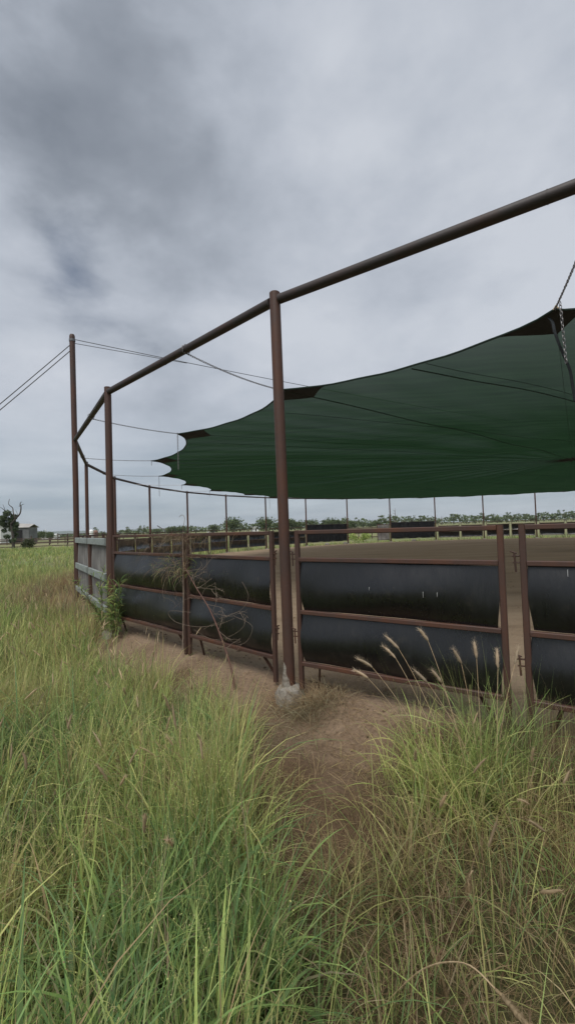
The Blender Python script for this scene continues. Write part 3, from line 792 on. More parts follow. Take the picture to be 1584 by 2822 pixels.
def wedge(x, y, mar=.5): return (np.abs(x) < .70*y+mar)

# ---- tall green stand, left of the track
parts = []
def lm(x, y): return left_mask(x, y)*wedge(x, y, 1.2)*(np.hypot(x, y) > .75)*(.22+.78*sm(.30, .48, vnoise(x, y, .26, 27)))
# near zone: 0.7 .. 4 m
x, y = scatter(3500, (-4.2, .6), (.4, 4.2), lm)
pal = [G1, G2, G3, GB, D1, D2]
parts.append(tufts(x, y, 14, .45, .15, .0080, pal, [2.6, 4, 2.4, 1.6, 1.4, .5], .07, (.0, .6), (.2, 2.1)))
# broad arching leaves close to the camera
x, y = scatter(290, (-1.7, -.05), (.75, 2.0), lm)
parts.append(tufts(x, y, 5, .55, .15, .016, [G1, GB, G2], [3, 3, 3], .05, (.05, .6), (.5, 2.4), segs=10))
x, y = scatter(200, (-2.6, .1), (2.0, 3.9), lm)
parts.append(tufts(x, y, 3, .62, .14, .012, [G1, GB, G2], [1, 3, 3], .05, (.02, .5), (.5, 2.2), segs=8))
# soft fine undergrowth woven between the blades
x, y = scatter(3400, (-4.5, .3), (.8, 6.0), lm)
parts.append(tufts(x, y, 12, .36, .12, .0028, [G3, G2, D3, G1, D1], [3, 4, 1.2, 1.5, 1], .08, (.0, .9), (.4, 2.6), segs=5))
# fine upright stems
x, y = scatter(1500, (-3.4, .3), (.8, 4.2), lm)
parts.append(tufts(x, y, 5, .66, .13, .0022, [G2, G3, G1, D1], [3, 3, 1, 1], .05, (.0, .22), (.0, .5)))
# mid zone
x, y = scatter(4200, (-8, 1), (4, 9.5), lm)
parts.append(tufts(x, y, 14, .40, .12, .0085, pal, [2.2, 4, 3.2, .8, 1.3, .5], .08, (.0, .5), (.1, 1.5), segs=5))
# far zone
def lmf(x, y): return ((x < -.5) & (np.abs(x) < .72*y+.5))*sm(1.0, 2.2, fence_d(x, y))
x, y = scatter(4200, (-17, -2), (9.5, 22), lmf)
parts.append(tufts(x, y, 9, .36, .11, .015, [G1, G2, G3, GB, D1, D2], [1.4, 4.4, 3.6, .4, .8, .3], .16, (.0, .5), (.1, 1.3), segs=4))
x, y = scatter(4200, (-45, -5), (22, 62), lmf)
parts.append(tufts(x, y, 7, .34, .1, .04, [G1, G2, G3], [3, 4, 1.5], .5, (.0, .5), (.1, 1.2), segs=3))
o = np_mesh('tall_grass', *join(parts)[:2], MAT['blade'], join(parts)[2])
tag(o, 'tall green grass filling the left foreground and running back along the fence', 'grass', kind='stuff')

# ---- airy panicles with tiny seeds over the green stand
x, y = scatter(520, (-2.6, .15), (1.1, 4.4), lm)
n = len(x); bz = ground_z_np(x, y); az = rng.random(n)*2*PI
L = rng.normal(.74, .1, n); c = colmix(n, [G2, G3, D3], [2, 3, 1.5])
V, Fq, C, P = blades(np.stack([x, y, bz], -1), az, L, np.full(n, .0022), rng.random(n)*.2, rng.random(n)*.7, c*.8, c, 7)
pp = [(V, Fq, C)]
b_, a_, l_, ee = [], [], [], []
for q in range(n):
    for _ in range(15):
        t = random.uniform(.55, 1.0); i = min(6, int(t*7)); f = t*7-i
        p = P[q, i]*(1-f)+P[q, min(i+1, 7)]*f; b_.append(p); a_.append(random.uniform(0, 2*PI)); l_.append(random.uniform(.03, .10)*(1.35-t))
nb = len(b_); b_ = np.array(b_); a_ = np.array(a_); l_ = np.array(l_)*1.6
cc = colmix(nb, [G3, D3, G2], [3, 1.2, 2])
V, Fq, C, P2 = blades(b_, a_, l_, np.full(nb, .0011), .4+rng.random(nb)*.9, rng.random(nb)*.8, cc, cc, 3)
pp.append((V, Fq, C))
e = P2[:, -1]; e = np.vstack([e, P2[:, 2] + (rng.random((nb, 3))-.5)*.012]); m_ = len(e); sz = .0021+rng.random(m_)*.0015
dv = rng.normal(size=(m_, 3)); dv /= np.linalg.norm(dv, axis=1)[:, None]; d2 = np.cross(dv, rng.normal(size=(m_, 3))); d2 /= np.linalg.norm(d2, axis=1)[:, None]
V = np.stack([e-dv*sz[:, None], e-d2*sz[:, None]*.6, e+dv*sz[:, None], e+d2*sz[:, None]*.6], 1).reshape(-1, 3)
Fq = np.arange(m_*4).reshape(-1, 4); C = np.repeat(colmix(m_, [G3*1.25, D3, D1], [3, 2, 1]), 4, 0); pp.append((V, Fq, C))
J = join(pp)
o = np_mesh('panicle_grass', J[0], J[1], MAT['blade'], J[2])
tag(o, 'fine airy seed sprays standing over the green grass at the left', 'grass', kind='stuff')

# ---- tan foxtail heads scattered in the left stand and along its edge
def fox_np(xs, ys, Lm, rad, hl, col, lean=.35):
    n = len(xs); bz = ground_z_np(xs, ys); az = rng.random(n)*2*PI; L = np.clip(rng.normal(Lm, Lm*.13, n), .2, 1.3)
    c = colmix(n, [G3, D1, D3], [2, 2, 1])
    V, Fq, C, P = blades(np.stack([xs, ys, bz], -1), az, L, np.full(n, .003), rng.random(n)*lean, rng.random(n)*.7, c, c, 6)
    d = P[:, -1]-P[:, -2]
    H = seedheads(P[:, -1]-d*.1, d, hl*(.7+.6*rng.random(n)), rad*(.8+.4*rng.random(n)), col)
    return [(V, Fq, C), H]
def edge_m(x, y):
    d = fence_d(x, y); return (np.exp(-((d-1.15)/.45)**2)*(x < -.45) + .18*left_mask(x, y))*wedge(x, y)*(y > 2.2)
x, y = scatter(620, (-7, 0), (2.2, 9.5), edge_m)
pp = fox_np(x, y, .60, .0062, .115, (.62, .49, .32), .3)
x, y = scatter(26, (-2.2, .0), (1.5, 3), lm)
pp += fox_np(x, y, .72, .0065, .12, (.55, .42, .27), .3)
x, y = scatter(16, (.4, 2.0), (1.7, 2.9), lambda x, y: np.ones_like(x))
pp += fox_np(x, y, .6, .0062, .11, (.56, .43, .27), .5)
J = join(pp); o = np_mesh('foxtail_grass', J[0], J[1], MAT['blade'], J[2])
tag(o, 'tan bottlebrush seed heads dotted through the grass', 'grass', kind='stuff')

# ---- dry and mixed grass, right of the track, litter on the soil
parts = []
def rm(x, y): return right_mask(x, y)*wedge(x, y, .6)*(np.hypot(x, y) > .8)*(fence_d(x, y) > .35)
x, y = scatter(1150, (-.2, 3.2), (.8, 4.2), rm)
parts.append(tufts(x, y, 14, .27, .10, .0044, [D1*.8, D2*.85, D3*.85, G1, G2, G3], [4, 5, 1, 1.2, 1.1, .8], .06, (.1, 1.1), (.2, 2.0), (.12, .08, .045)))
x, y = scatter(260, (-.1, 2.6), (.9, 3.0), rm)
parts.append(tufts(x, y, 6, .40, .1, .0055, [G1, G2, GB, G3], [2, 2, 2, 1], .05, (.05, .8), (.3, 1.8), segs=7))
# fuzzy olive weeds at the right edge
x, y = scatter(420, (1.25, 2.6), (1.9, 3.4), lambda x, y: wedge(x, y)*1.)
parts.append(tufts(x, y, 12, .34, .09, .0018, [D1, G3, D2, G1], [2.5, 2, 1.5, 1], .07, (.0, .7), (.0, .9), (.15, .1, .05)))
# dead tufts near the fence foot and around the concrete
def foot(x, y):
    d = fence_d(x, y); return np.exp(-((d-.55)/.22)**2)*wedge(x, y, .3)*(vnoise(x, y, .45, 12) > .36)
x, y = scatter(1100, (-3, 3), (2.2, 8), foot)
parts.append(tufts(x, y, 10, .16, .06, .0028, [D1, D2, D3], [3, 4, 1], .06, (.3, 1.4), (.2, 1.6), (.12, .08, .05), segs=4))
x, y = scatter(70, (-.4, .8), (2.0, 3.9), lambda x, y: (left_mask(x, y) < .6)*sm(4.1, 3.0, y))
parts.append(tufts(x, y, 7, .16, .06, .0035, [D1, D2, G1, G3], [2, 2, 2, 1], .04, (.2, 1.2), (.3, 1.8), (.12, .08, .05), segs=4))
# straw litter lying flat
x, y = scatter(8000, (-1.2, 3), (1.2, 5), lambda x, y: wedge(x, y)*(fence_d(x, y) > .1)*(left_mask(x, y) < .5))
parts.append(tufts(x, y, 3, .10, .05, .0024, [D1, D2, D3], [3, 4, 2], .07, (1.35, 1.6), (-.1, .2), (.14, .09, .05), segs=3, zoff=.012))
# short turf outside the far side of the arena and among the footings
def farm(x, y):
    d = fence_d(x, y); return ((d > .25) & (d < 6))*np.ones_like(x)
x, y = scatter(3000, (-15, 32), (24, 46), farm)
parts.append(tufts(x, y, 7, .28, .08, .04, [G1, G2, G3, D1], [2, 4, 2, 1], .4, (.0, .6), (.1, 1.2), segs=3))
J = join(parts); o = np_mesh('dry_grass', J[0], J[1], MAT['blade'], J[2])
tag(o, 'dry brown and olive grass and straw litter right of the bare track', 'grass', kind='stuff')

# ---- clods and pebbles on the bare soil
def clods(n, xr, yr, mf, smin, smax):
    x, y = scatter(n, xr, yr, mf); k = len(x); z = ground_z_np(x, y)
    base = np.array([[1, 0, 0], [.5, .87, 0], [-.5, .87, 0], [-1, 0, 0], [-.5, -.87, 0], [.5, -.87, 0], [.5, .2, .7], [-.2, .5, .75], [-.4, -.35, .7], [.3, -.45, .65]])
    fs = np.array([[0, 1, 7, 6], [1, 2, 7, 7], [2, 3, 8, 7], [3, 4, 8, 8], [4, 5, 9, 8], [5, 0, 6, 9], [6, 7, 8, 9]])
    fs = np.array([[0, 1, 7, 6], [2, 3, 8, 7], [4, 5, 9, 8], [5, 0, 6, 9], [6, 7, 8, 9], [1, 2, 7, 6], [3, 4, 9, 8]])
    sc = (smin+(smax-smin)*rng.random(k)**3)[:, None, None]; V = base[None]*(.65+.7*rng.random((k, 10, 3)))*sc
    a = rng.random(k)*6.28; ca, sa = np.cos(a)[:, None], np.sin(a)[:, None]
    V = np.stack([V[..., 0]*ca-V[..., 1]*sa, V[..., 0]*sa+V[..., 1]*ca, V[..., 2]*.8], -1)
    V += np.stack([x, y, z-.004], -1)[:, None, :]
    F_ = (np.arange(k)*10)[:, None, None] + fs[None]
    c = colmix(k, [(.20, .135, .085), (.26, .185, .12), (.14, .095, .06)], [3, 2, 2])
    return V.reshape(-1, 3), F_.reshape(-1, 4), np.repeat(c, 10, 0)
J = join([clods(5200, (-3.2, 3.2), (1.6, 8), lambda x, y: (left_mask(x, y) < .5)*wedge(x, y, .3)*(fence_d(x, y) > -.5)*(.25+.75*(vnoise(x, y, .3, 41) > .5)), .003, .022),
          clods(2600, (-4, 8), (3, 14), lambda x, y: (fence_d(x, y) < -.3)*wedge(x, y, .3), .006, .035)])
MAT['clod'] = leaf_mat('soil_clod', .0, .95, .1)
o = np_mesh('soil_clods', J[0], J[1], MAT['clod'], J[2]); tag(o, 'small clods and crumbs of brown soil on the bare ground', 'soil', kind='stuff')

# ---- brownish dead growth along the fence near the tall pole
x, y = scatter(3600, (-11, -3), (7.2, 18), lambda x, y: np.exp(-((fence_d(x, y)-.5-.5*sm(9, 12, y))/(.35+.45*sm(9, 12, y)))**2)*1.)
J = tufts(x, y, 11, .46, .12, .008, [D1, D2, G3, D3], [3, 3.5, 1.2, .7], .12, (.0, .7), (.1, 1.4), (.16, .1, .06), segs=4)
o = np_mesh('dead_grass_bank', J[0], J[1], MAT['blade'], J[2]); tag(o, 'reddish brown dead grass banked along the fence below the tall pole', 'grass', kind='stuff')

# ---- the green tussock with foxtails in front of the right gate
tz = ground_z(1.12, 3.02)
tt = empty('grass_tussock', (1.12, 3.02, tz), 0, 'bushy yellow green grass tussock with tall tan foxtails in front of the right gate', 'grass tussock')
x, y = scatter(150, (.4, 1.9), (2.5, 3.6), tuft_mask)
J1 = tufts(x, y, 20, .47, .12, .0068, [G2, G3, G1, D1], [4, 3.6, 1.4, 1.0], .08, (.05, .8), (.6, 2.4), (.18, .16, .06), segs=8)
x, y = scatter(90, (.55, 1.7), (2.7, 3.35), tuft_mask)
J2 = tufts(x, y, 6, .62, .1, .0028, [G2, G3, G1], [3, 3, 2], .05, (.05, .45), (.1, .9), segs=7)
J = join([J1, J2]); V = J[0]-np.array([1.12, 3.02, tz])
np_mesh('leaves', V, J[1], MAT['blade'], J[2], tt)
# stalks: plan position of foot, image-independent tip position in metres
stalks = [((1.02, 2.95), (.63, 3.18, .84)), ((1.08, 3.0), (.72, 3.28, .90)), ((.98, 2.95), (.50, 3.05, .66)), ((.95, 2.98), (.46, 3.0, .60)),
          ((1.15, 3.0), (.93, 3.2, .97)), ((1.2, 2.95), (1.12, 2.95, .78)), ((1.25, 3.0), (1.28, 3.05, .88)), ((1.3, 3.05), (1.42, 3.1, .93)),
          ((1.32, 3.0), (1.46, 2.98, .72)), ((1.2, 3.1), (1.02, 3.1, .62)), ((1.22, 3.0), (.88, 2.8, .52))]
def at(px, py, dep):
    v = fw + RT*((px-792)/F) - UP*((py-1411)/F); return tuple(Vector((0, 0, HC)) + v*dep)
stalks = [((1.02, 2.95), at(1089, 1813, 2.95)), ((1.08, 3.0), at(1097, 1787, 3.05)), ((1.15, 3.0), at(1178, 1765, 3.0)), ((.98, 2.95), at(1025, 1839, 2.9)), ((.95, 2.98), at(1012, 1868, 2.8)),
          ((1.22, 3.0), at(1270, 1828, 2.9)), ((1.25, 3.05), at(1312, 1813, 3.0)), ((1.32, 3.0), at(1371, 1839, 2.95)), ((1.2, 2.9), at(1176, 1880, 2.8)), ((1.18, 3.1), at(1215, 1880, 3.05)), ((1.35, 3.1), at(1418, 1830, 3.1))]
for (bx, by), tip in stalks:
    a = Vector((bx-1.12, by-3.02, 0)); b = Vector(tip)-Vector((1.12, 3.02, tz)); mid = a.lerp(b, .55)+Vector(((a.x-b.x)*.18, 0, .05))
    pts = [a*(1-t)**2 + mid*2*t*(1-t) + b*t*t for t in [k/12 for k in range(13)]]
    m = MB(); m.tube(pts, [.0022]*8+[.0018]*5, 5); d = (pts[-1]-pts[-2]).normalized()
    d = (d + Vector((-.25 if b.x < .1 else -.12, 0, .0))).normalized()
    st = m.build('stalk', MAT['straw'], tt, True)
    H = seedheads([tuple(pts[-1]-d*.005)], [tuple(d)], [random.uniform(.10, .14)], [.0108], (.62, .50, .36), 110)
    np_mesh('seed_head', H[0], H[1], MAT['blade'], H[2], st)
# large foxtail close to the camera at lower right
def big_fox(path, hl, rad, label, col=(.42, .32, .19)):
    root = empty('foxtail_stalk', path[0], 0, label, 'foxtail'); pts = smooth_path([Vector(p)-Vector(path[0]) for p in path], 6)
    m = MB(); m.tube(pts, .0022, 5); m.build('stalk', MAT['straw'], root, True)
    # head made of several short overlapping spindles along a curve
    d = (pts[-1]-pts[-3]).normalized(); p = pts[-1].copy(); tips = []; ds = []; k = 9
    for j in range(k):
        tips.append(tuple(p)); ds.append(tuple(d)); p = p + d*hl/k; d = (d+Vector((.04, 0, -.08))).normalized()
    rr = [rad*math.sin(PI*(j+1.2)/(k+1.8))**.6 for j in range(k)]
    H = seedheads(tips, ds, [hl/k*1.5]*k, rr, col, 60); np_mesh('seed_head', H[0], H[1], MAT['blade'], H[2], root)
def at(px, py, dep):
    v = fw + RT*((px-792)/F) - UP*((py-1411)/F); return tuple(Vector((0, 0, HC)) + v*dep)
big_fox([at(1200, 2790, 1.45), at(1240, 2690, 1.35), at(1290, 2600, 1.28), at(1350, 2560, 1.22)][::1], .0, .001, 'x') if 0 else None
g0 = (.95, 1.05, -.22)
big_fox([(1.05, .92, -.2), (.98, 1.0, .2), (.88, 1.02, .48), (.78, 1.0, .60)] if 0 else [(.30, 1.75, -.22), (.40, 1.55, .10), (.475, 1.36, .30), (.515, 1.24, .345)], .22, .0115,
        'long curved foxtail closest to the camera at the lower right')
big_fox([(.72, 1.95, -.22), (.70, 1.85, .10), (.66, 1.74, .27), (.63, 1.69, .30)], .07, .007, 'short bent foxtail above the long one at the lower right')

# dead tussock heaped at the concrete foot
fx, fy = .16, 4.30
t = empty('straw_heap', (fx, fy, ground_z(fx, fy)), 0, 'heap of dry straw lying at the concrete foot of the nearest post', 'straw heap')
x = rng.normal(fx+.02, .22, 120); y = rng.normal(fy-.02, .13, 120)
J = tufts(x, y, 14, .20, .06, .0028, [D1, D3, D2], [3, 1.6, 2], .05, (.5, 1.5), (.2, 1.3), (.28, .18, .1), segs=5, zoff=.005)
np_mesh('straw', J[0]-np.array([fx, fy, ground_z(fx, fy)]), J[1], MAT['blade'], J[2], t)

# ------------------------------------------------------------------ dead branch and weeds on the left panels
def grow(m, p, d, L, r, depth, rnd, bend=.35, split=3, droop=0, minr=.0012):
    n = 6; pts = [p.copy()]; rs = [r]
    for i in range(n):
        d = (d + Vector((rnd.uniform(-1, 1), rnd.uniform(-1, 1), rnd.uniform(-1, 1)))*bend*.35 + Vector((0, 0, -droop))).normalized()
        p = p + d*L/n; pts.append(p.copy()); rs.append(max(minr, r*(1-.6*(i+1)/n)))
    m.tube(pts, rs, 5)
    if depth > 0:
        for _ in range(split):
            k = rnd.randint(2, n); dd = (d + Vector((rnd.uniform(-1, 1), rnd.uniform(-.6, .6), rnd.uniform(-.8, .8)))*.9).normalized()
            grow(m, pts[k].copy(), dd, L*rnd.uniform(.45, .75), rs[k]*.7, depth-1, rnd, bend, split, droop, minr)
rnd = random.Random(5)
db = empty('dead_branch', (-.60, 4.78, -.2), 0, 'bare leaning dead branch with curling twigs against the panel left of the nearest post', 'dead branch')
off = Vector((-.60, 4.78, -.2))
m = MB(); main = smooth_path([Vector(p)-off for p in ((-.60, 4.78, -.22), (-.66, 4.86, .1), (-.78, 4.97, .42), (-.92, 5.10, .70), (-1.10, 5.28, .92), (-1.26, 5.42, 1.15))], 5)
m.tube(main, [.013-.009*k/(len(main)-1) for k in range(len(main))], 8); m.build('stem', MAT['stemred'], db, True)
m = MB()
for k in (8, 11, 14, 16, 18, 20, 22, 24):
    for _ in range(2):
        d = Vector((rnd.uniform(-.3, 1), rnd.uniform(-.2, .5), rnd.uniform(-.7, .9))).normalized()
        grow(m, main[min(k, len(main)-1)].copy(), d, rnd.uniform(.20, .38), .0024, 2, rnd, .9, 2, .02)
m.build('twigs', MAT['twig'], db, True)
m = MB()      # long pale curling tendrils
for (P_) in (((-1.20, 5.40, .62), (-1.50, 5.55, .60), (-1.42, 5.5, .50), (-1.1, 5.25, .46), (-.80, 5.05, .52), (-.62, 4.95, .62)),
             ((-.80, 5.05, .60), (-.55, 4.9, .72), (-.45, 4.85, .86), (-.52, 4.9, 1.0)),
             ((-1.15, 5.35, .40), (-.9, 5.12, .34), (-.66, 4.95, .42), (-.50, 4.85, .58), (-.56, 4.9, .7)),
             ((-.62, 4.93, .66), (-.42, 4.82, .55), (-.48, 4.86, .40), (-.6, 4.93, .32))):
    m.tube(smooth_path([Vector(p)-off+Vector((0, 0, random.uniform(-.02, .02))) for p in P_], 6), .0015, 5)
m.build('tendrils', MAT['twig'], db, True)
# brown stake beside the panel joint
# dry creeper hanging over the joint between the two left panels
jx = p1 + (-dl)*(L01-.18-1.62-.02); root = empty('dry_creeper', (jx.x, jx.y, 1.45), 0, 'tangle of dry creeper hanging over the top rail between the two left panels', 'creeper')
off = Vector((jx.x, jx.y, 1.45)); ex2 = Vector((dl.x, dl.y, 0)); inw = Vector((-ex2.y, ex2.x, 0))
if inw.xy.dot(CEN-jx) > 0: inw = -inw      # outward normal
n = 520; s = rng.normal(.0, .42, n); h = np.where(rng.random(n) < .55, 1.50+rng.random(n)*.06, 1.0+.52*rng.random(n))
base = np.array([[jx.x+ex2.x*a+inw.x*(.03+.05*random.random()), jx.y+ex2.y*a+inw.y*(.03+.05*random.random()), z] for a, z in zip(s, h)])
azs = math.atan2(inw.y, inw.x)+rng.normal(0, .9, n)
c = colmix(n, [D1*.6, D2*.7, D2*.5, D3*.6, G1*.6], [3, 4, 3, .8, .8])
V, Fq, C, _ = blades(base, azs, rng.uniform(.10, .34, n)*(1+1.6*(rng.random(n) < .18)), rng.uniform(.0014, .0034, n), rng.uniform(.9, 2.2, n), rng.uniform(.6, 1.6, n), c, c, 8, droop_pow=.6)
n2 = 160; s2 = rng.normal(.15, .3, n2); base2 = np.array([[jx.x+ex2.x*a+inw.x*.07, jx.y+ex2.y*a+inw.y*.07, z] for a, z in zip(s2, 1.0+.2*rng.random(n2))])
c2 = colmix(n2, [G1, D2, G3*.7, D1], [3, 3, 1, 1])
V2, F2, C2, _ = blades(base2, math.atan2(inw.y, inw.x)+rng.normal(0, 1.2, n2), rng.uniform(.08, .3, n2), rng.uniform(.003, .008, n2), rng.uniform(.2, 1.6, n2), rng.uniform(.8, 2.0, n2), c2, c2, 6, droop_pow=.8)
J = join([(V, Fq, C), (V2, F2, C2)]); np_mesh('dead_leaves', J[0]-np.array(off), J[1], MAT['blade'], J[2], root)
m = MB()
for _ in range(26):
    a = rnd.gauss(.05, .25); p = Vector((ex2.x*a+inw.x*.05, ex2.y*a+inw.y*.05, rnd.uniform(-.5, .08)))
    grow(m, p, Vector((rnd.uniform(-1, 1), rnd.uniform(-.3, .3), rnd.uniform(-1, .4))).normalized(), rnd.uniform(.15, .4), .0028, 1, rnd, 1.0, 2, .08)
# tall drooping tip above the rail
m.tube(smooth_path([ex2*.0+inw*.05+Vector((0, 0, 0)), -ex2*.02+inw*.05+Vector((0, 0, .18)), -ex2*.06+inw*.05+Vector((0, 0, .31)), -ex2*.0+inw*.05+Vector((0, 0, .355)), ex2*.07+inw*.05+Vector((0, 0, .33))], 5), .003, 5)
m.tube(smooth_path([Vector((0, 0, -1.4))+inw*.07+ex2*.03, Vector((0, 0, -.8))+inw*.06, Vector((0, 0, -.2))+inw*.06-ex2*.02, Vector((0, 0, .05))+inw*.05], 6), .009, 6)
m.build('vines', MAT['twig'], root, True)

# green climbing weed at the foot of the second post
wx = p1 + Vector((.06, -.17)); wz = ground_z(wx.x, wx.y)
wd = empty('climbing_weed', (wx.x, wx.y, wz), 0, 'leafy green weed climbing the second post from the left panels', 'weed')
m = MB(); leafV = []
n = 720; cols = colmix(n, [G1, GB, G2, G3*.8], [3, 2, 2, 1])
bs = []; 
for q in range(14):
    a = rnd.uniform(-.5, .5); d = Vector((rnd.uniform(-.25, .3), rnd.uniform(-.2, .1), 1)).normalized(); p = Vector((a*.5, a*-.4, 0)); pts = [p.copy()]
    H = rnd.uniform(.6, 1.22)
    for k in range(8):
        d = (d+Vector((rnd.uniform(-1, 1), rnd.uniform(-1, 1), 0))*.22).normalized(); p = p+d*H/8; pts.append(p.copy())
    m.tube(pts, [.006-.0005*k for k in range(9)], 5); bs += [(pts[rnd.randint(1, 8)].lerp(pts[rnd.randint(1, 8)], .2)) for _ in range(n//14+1)]
m.build('stems', MAT['stemred'], wd, True)
bs = np.array([tuple(b) for b in bs[:n]])
V, Fq, C, _ = blades(bs, rng.random(n)*2*PI, rng.uniform(.08, .26, n), rng.uniform(.010, .024, n), rng.uniform(.2, 1.2, n), rng.uniform(.6, 2, n), cols*.9, cols, 6)
np_mesh('leaves', V, Fq, MAT['blade'], C, wd)
# white plastic loop in the grass by the gate gap: a pale arched stem in the photo
# ------------------------------------------------------------------ trees
def crown_pts(lobes, n):
    out = []; w = np.array([l[3]**2*l[4] for l in lobes]); w = w/w.sum()
    for _ in range(n):
        l = lobes[rng.choice(len(lobes), p=w)]
        d = rng.normal(size=3); d /= np.linalg.norm(d); rr = rng.random()**.45
        out.append((l[0]+d[0]*l[3]*rr, l[1]+d[1]*l[3]*rr, l[2]+d[2]*l[4]*rr))
    return np.array(out)
def leaf_cloud(name, P, size, cols, parent):
    n = len(P); a = rng.normal(size=(n, 3)); a /= np.linalg.norm(a, axis=1)[:, None]; b = np.cross(a, rng.normal(size=(n, 3))); b /= np.linalg.norm(b, axis=1)[:, None]
    s = size*(.5+rng.random((n, 1)))
    V = np.stack([P-a*s, P-b*s*.55, P+a*s, P+b*s*.55], 1).reshape(-1, 3); Fq = np.arange(4*n).reshape(-1, 4)
    return np_mesh(name, V, Fq, MAT['leaf'], np.repeat(cols, 4, 0), parent)
TG = [(.075, .105, .048), (.11, .145, .065), (.155, .19, .085)]
def make_tree(kind, seed, label='', cat='tree', group=None, name='field_tree'):
    r = random.Random(seed); t = empty(name, (0, 0, 0), 0, label, cat, group)
    H = 1.0
    if kind == 'round':
        lobes = [(r.uniform(-.25, .25), r.uniform(-.2, .2), r.uniform(.45, .72), r.uniform(.22, .34), r.uniform(.22, .30)) for _ in range(7)]+[(0, 0, .32, .44, .28), (-.2, 0, .2, .26, .2), (.2, 0, .2, .26, .2)]
        n = 1000; sz = .05; pal = TG; fork = .3
    elif kind == 'tall':
        lobes = [(r.uniform(-.16, .16), r.uniform(-.12, .12), r.uniform(.35, .9), r.uniform(.08, .17), r.uniform(.08, .14)) for _ in range(8)]
        n = 330; sz = .04; pal = TG; fork = .35
    else:   # open gum crown in separate clumps
        lobes = [(r.uniform(-.48, .48), r.uniform(-.3, .3), r.uniform(.5, .9), r.uniform(.10, .2), r.uniform(.06, .12)) for _ in range(9)]+[(r.uniform(-.3, .3), 0, .35, .3, .1)]
        n = 600; sz = .045; pal = TG; fork = .35
    m = MB(); top = Vector((r.uniform(-.05, .05), 0, fork)); m.tube([(0, 0, -.05), (0, 0, fork*.5), top], [.035, .028, .024], 6)
    for l in lobes: m.tube([top, Vector(l[:3])*.5+top*.5+Vector((0, 0, .03)), Vector(l[:3])], [.018, .011, .005], 4)
    m.build('trunk', MAT['bark'], t, True)
    P = crown_pts(lobes, n); leaf_cloud('crown', P, sz, colmix(n, pal, [2, 3, 2]), t)
    return t
protos = {k: [make_tree(k, 40+j+hash(k[0]) % 1, 'x') for j in range(3)] for k in ('round', 'tall', 'open')}
used = {}
def xz_at(px, dep):      # plan x for a photo column at a distance, on the horizon line
    v = fw + RT*((px-792)/F) - UP*((1475-.0278*px-1411)/F); return v.x/v.y*dep
tl = [ # px, top_py, width_px, kind, distance
 (263,1450,14,'tall',330),(284,1460,14,'open',330),(300,1462,10,'tall',340),(351,1449,13,'tall',330),(361,1456,10,'tall',340),(382,1450,11,'tall',320),(397,1445,22,'open',300),(435,1453,26,'round',290),
 (473,1445,36,'round',250),(502,1445,28,'round',255),(540,1451,34,'open',260),(587,1440,30,'round',240),(643,1420,46,'round',220),(671,1438,24,'open',260),(693,1440,22,'open',260),(732,1421,50,'round',220),
 (768,1436,30,'round',240),(795,1424,40,'round',230),(820,1430,30,'round',230),(861,1428,42,'round',230),(890,1428,18,'tall',240),(912,1424,34,'round',230),(944,1429,44,'round',230),(968,1432,34,'round',240),
 (984,1426,10,'tall',330),(1000,1435,24,'round',320),(1020,1438,22,'round',330),(1040,1432,30,'round',300),(1063,1417,34,'open',270),(1082,1418,24,'open',280),(1113,1425,28,'open',320),(1136,1420,24,'open',320),(1160,1418,28,'open',320),(1182,1421,24,'open',330),
 (1204,1428,16,'open',340),(1249,1413,32,'open',330),(1268,1419,18,'open',340),(1284,1427,14,'tall',350),(1308,1421,30,'open',330),(1340,1414,28,'open',330),(1369,1424,28,'round',340),(1394,1418,24,'open',340),(1411,1413,24,'open',330),(1427,1418,22,'open',340),
 (1447,1415,24,'open',330),(1470,1424,24,'round',340),(1497,1413,30,'open',330),(1527,1414,26,'open',330),(1555,1407,28,'open',320),(1578,1410,24,'open',320),(1604,1408,30,'open',320),(1640,1405,34,'open',320),(1680,1402,34,'round',320)]
def zone(px):
    if px < 310: return 'left of the weedy post'
    if px < 520: return 'above the two left gates'
    if px < 770: return 'between dry creeper and nearest post'
    if px < 960: return 'just right of nearest post'
    if px < 1200: return 'above entrance and right black screen'
    return 'beyond the far gates at the right'
cnt = {}
look = {'round': 'rounded green tree', 'tall': 'slim tree', 'open': 'thin crowned tree'}
for j, (px, ty, w, kind, dep) in enumerate(tl):
    hz = 1475-.0278*px; h = (hz-ty)/F*dep + 1.8; h = max(h, 2.5); wd_ = w/F*dep
    pr = protos[kind][j % 3]; key = (kind, zone(px)); cnt[key] = cnt.get(key, 0)+1
    label = f'{ORD[cnt[key]-1]} {look[kind]} from the left, {zone(px)}'
    natw = {'round': .95, 'tall': .42, 'open': 1.05}[kind]
    sc = (wd_/natw*1.25, wd_/natw*1.25, h*1.06)
    loc = (xz_at(px, dep), dep, -.2)
    if id(pr) in used: dup(pr, loc, random.uniform(-.6, .6), label, 'trees along the horizon', sc)
    else:
        used[id(pr)] = 1; pr.location = loc; pr.scale = sc; pr['label'] = label; pr['group'] = 'trees along the horizon'
# low scrub filling under the tree line: far wood read as one mass
xs = []; 
for _ in range(9000):
    px = random.uniform(-150, 1800); dep = random.uniform(380, 470)
    hmax = (2.4+4.2*float(vnoise(np.array([px*1.0]), np.array([0.]), 26, 6)[0])) + (2.2 if 930 < px else 0) + (1.0 if 500 < px < 960 else 0)
    if px < 330: hmax *= .3
    xs.append((xz_at(px, dep), dep, -.2+random.random()*hmax))
P = np.array(xs); o = leaf_cloud('far_scrub', P, 1.0, colmix(len(P), TG, [2, 3, 2]), None); tag(o, 'low band of far green scrub along the horizon', 'scrub', kind='stuff')

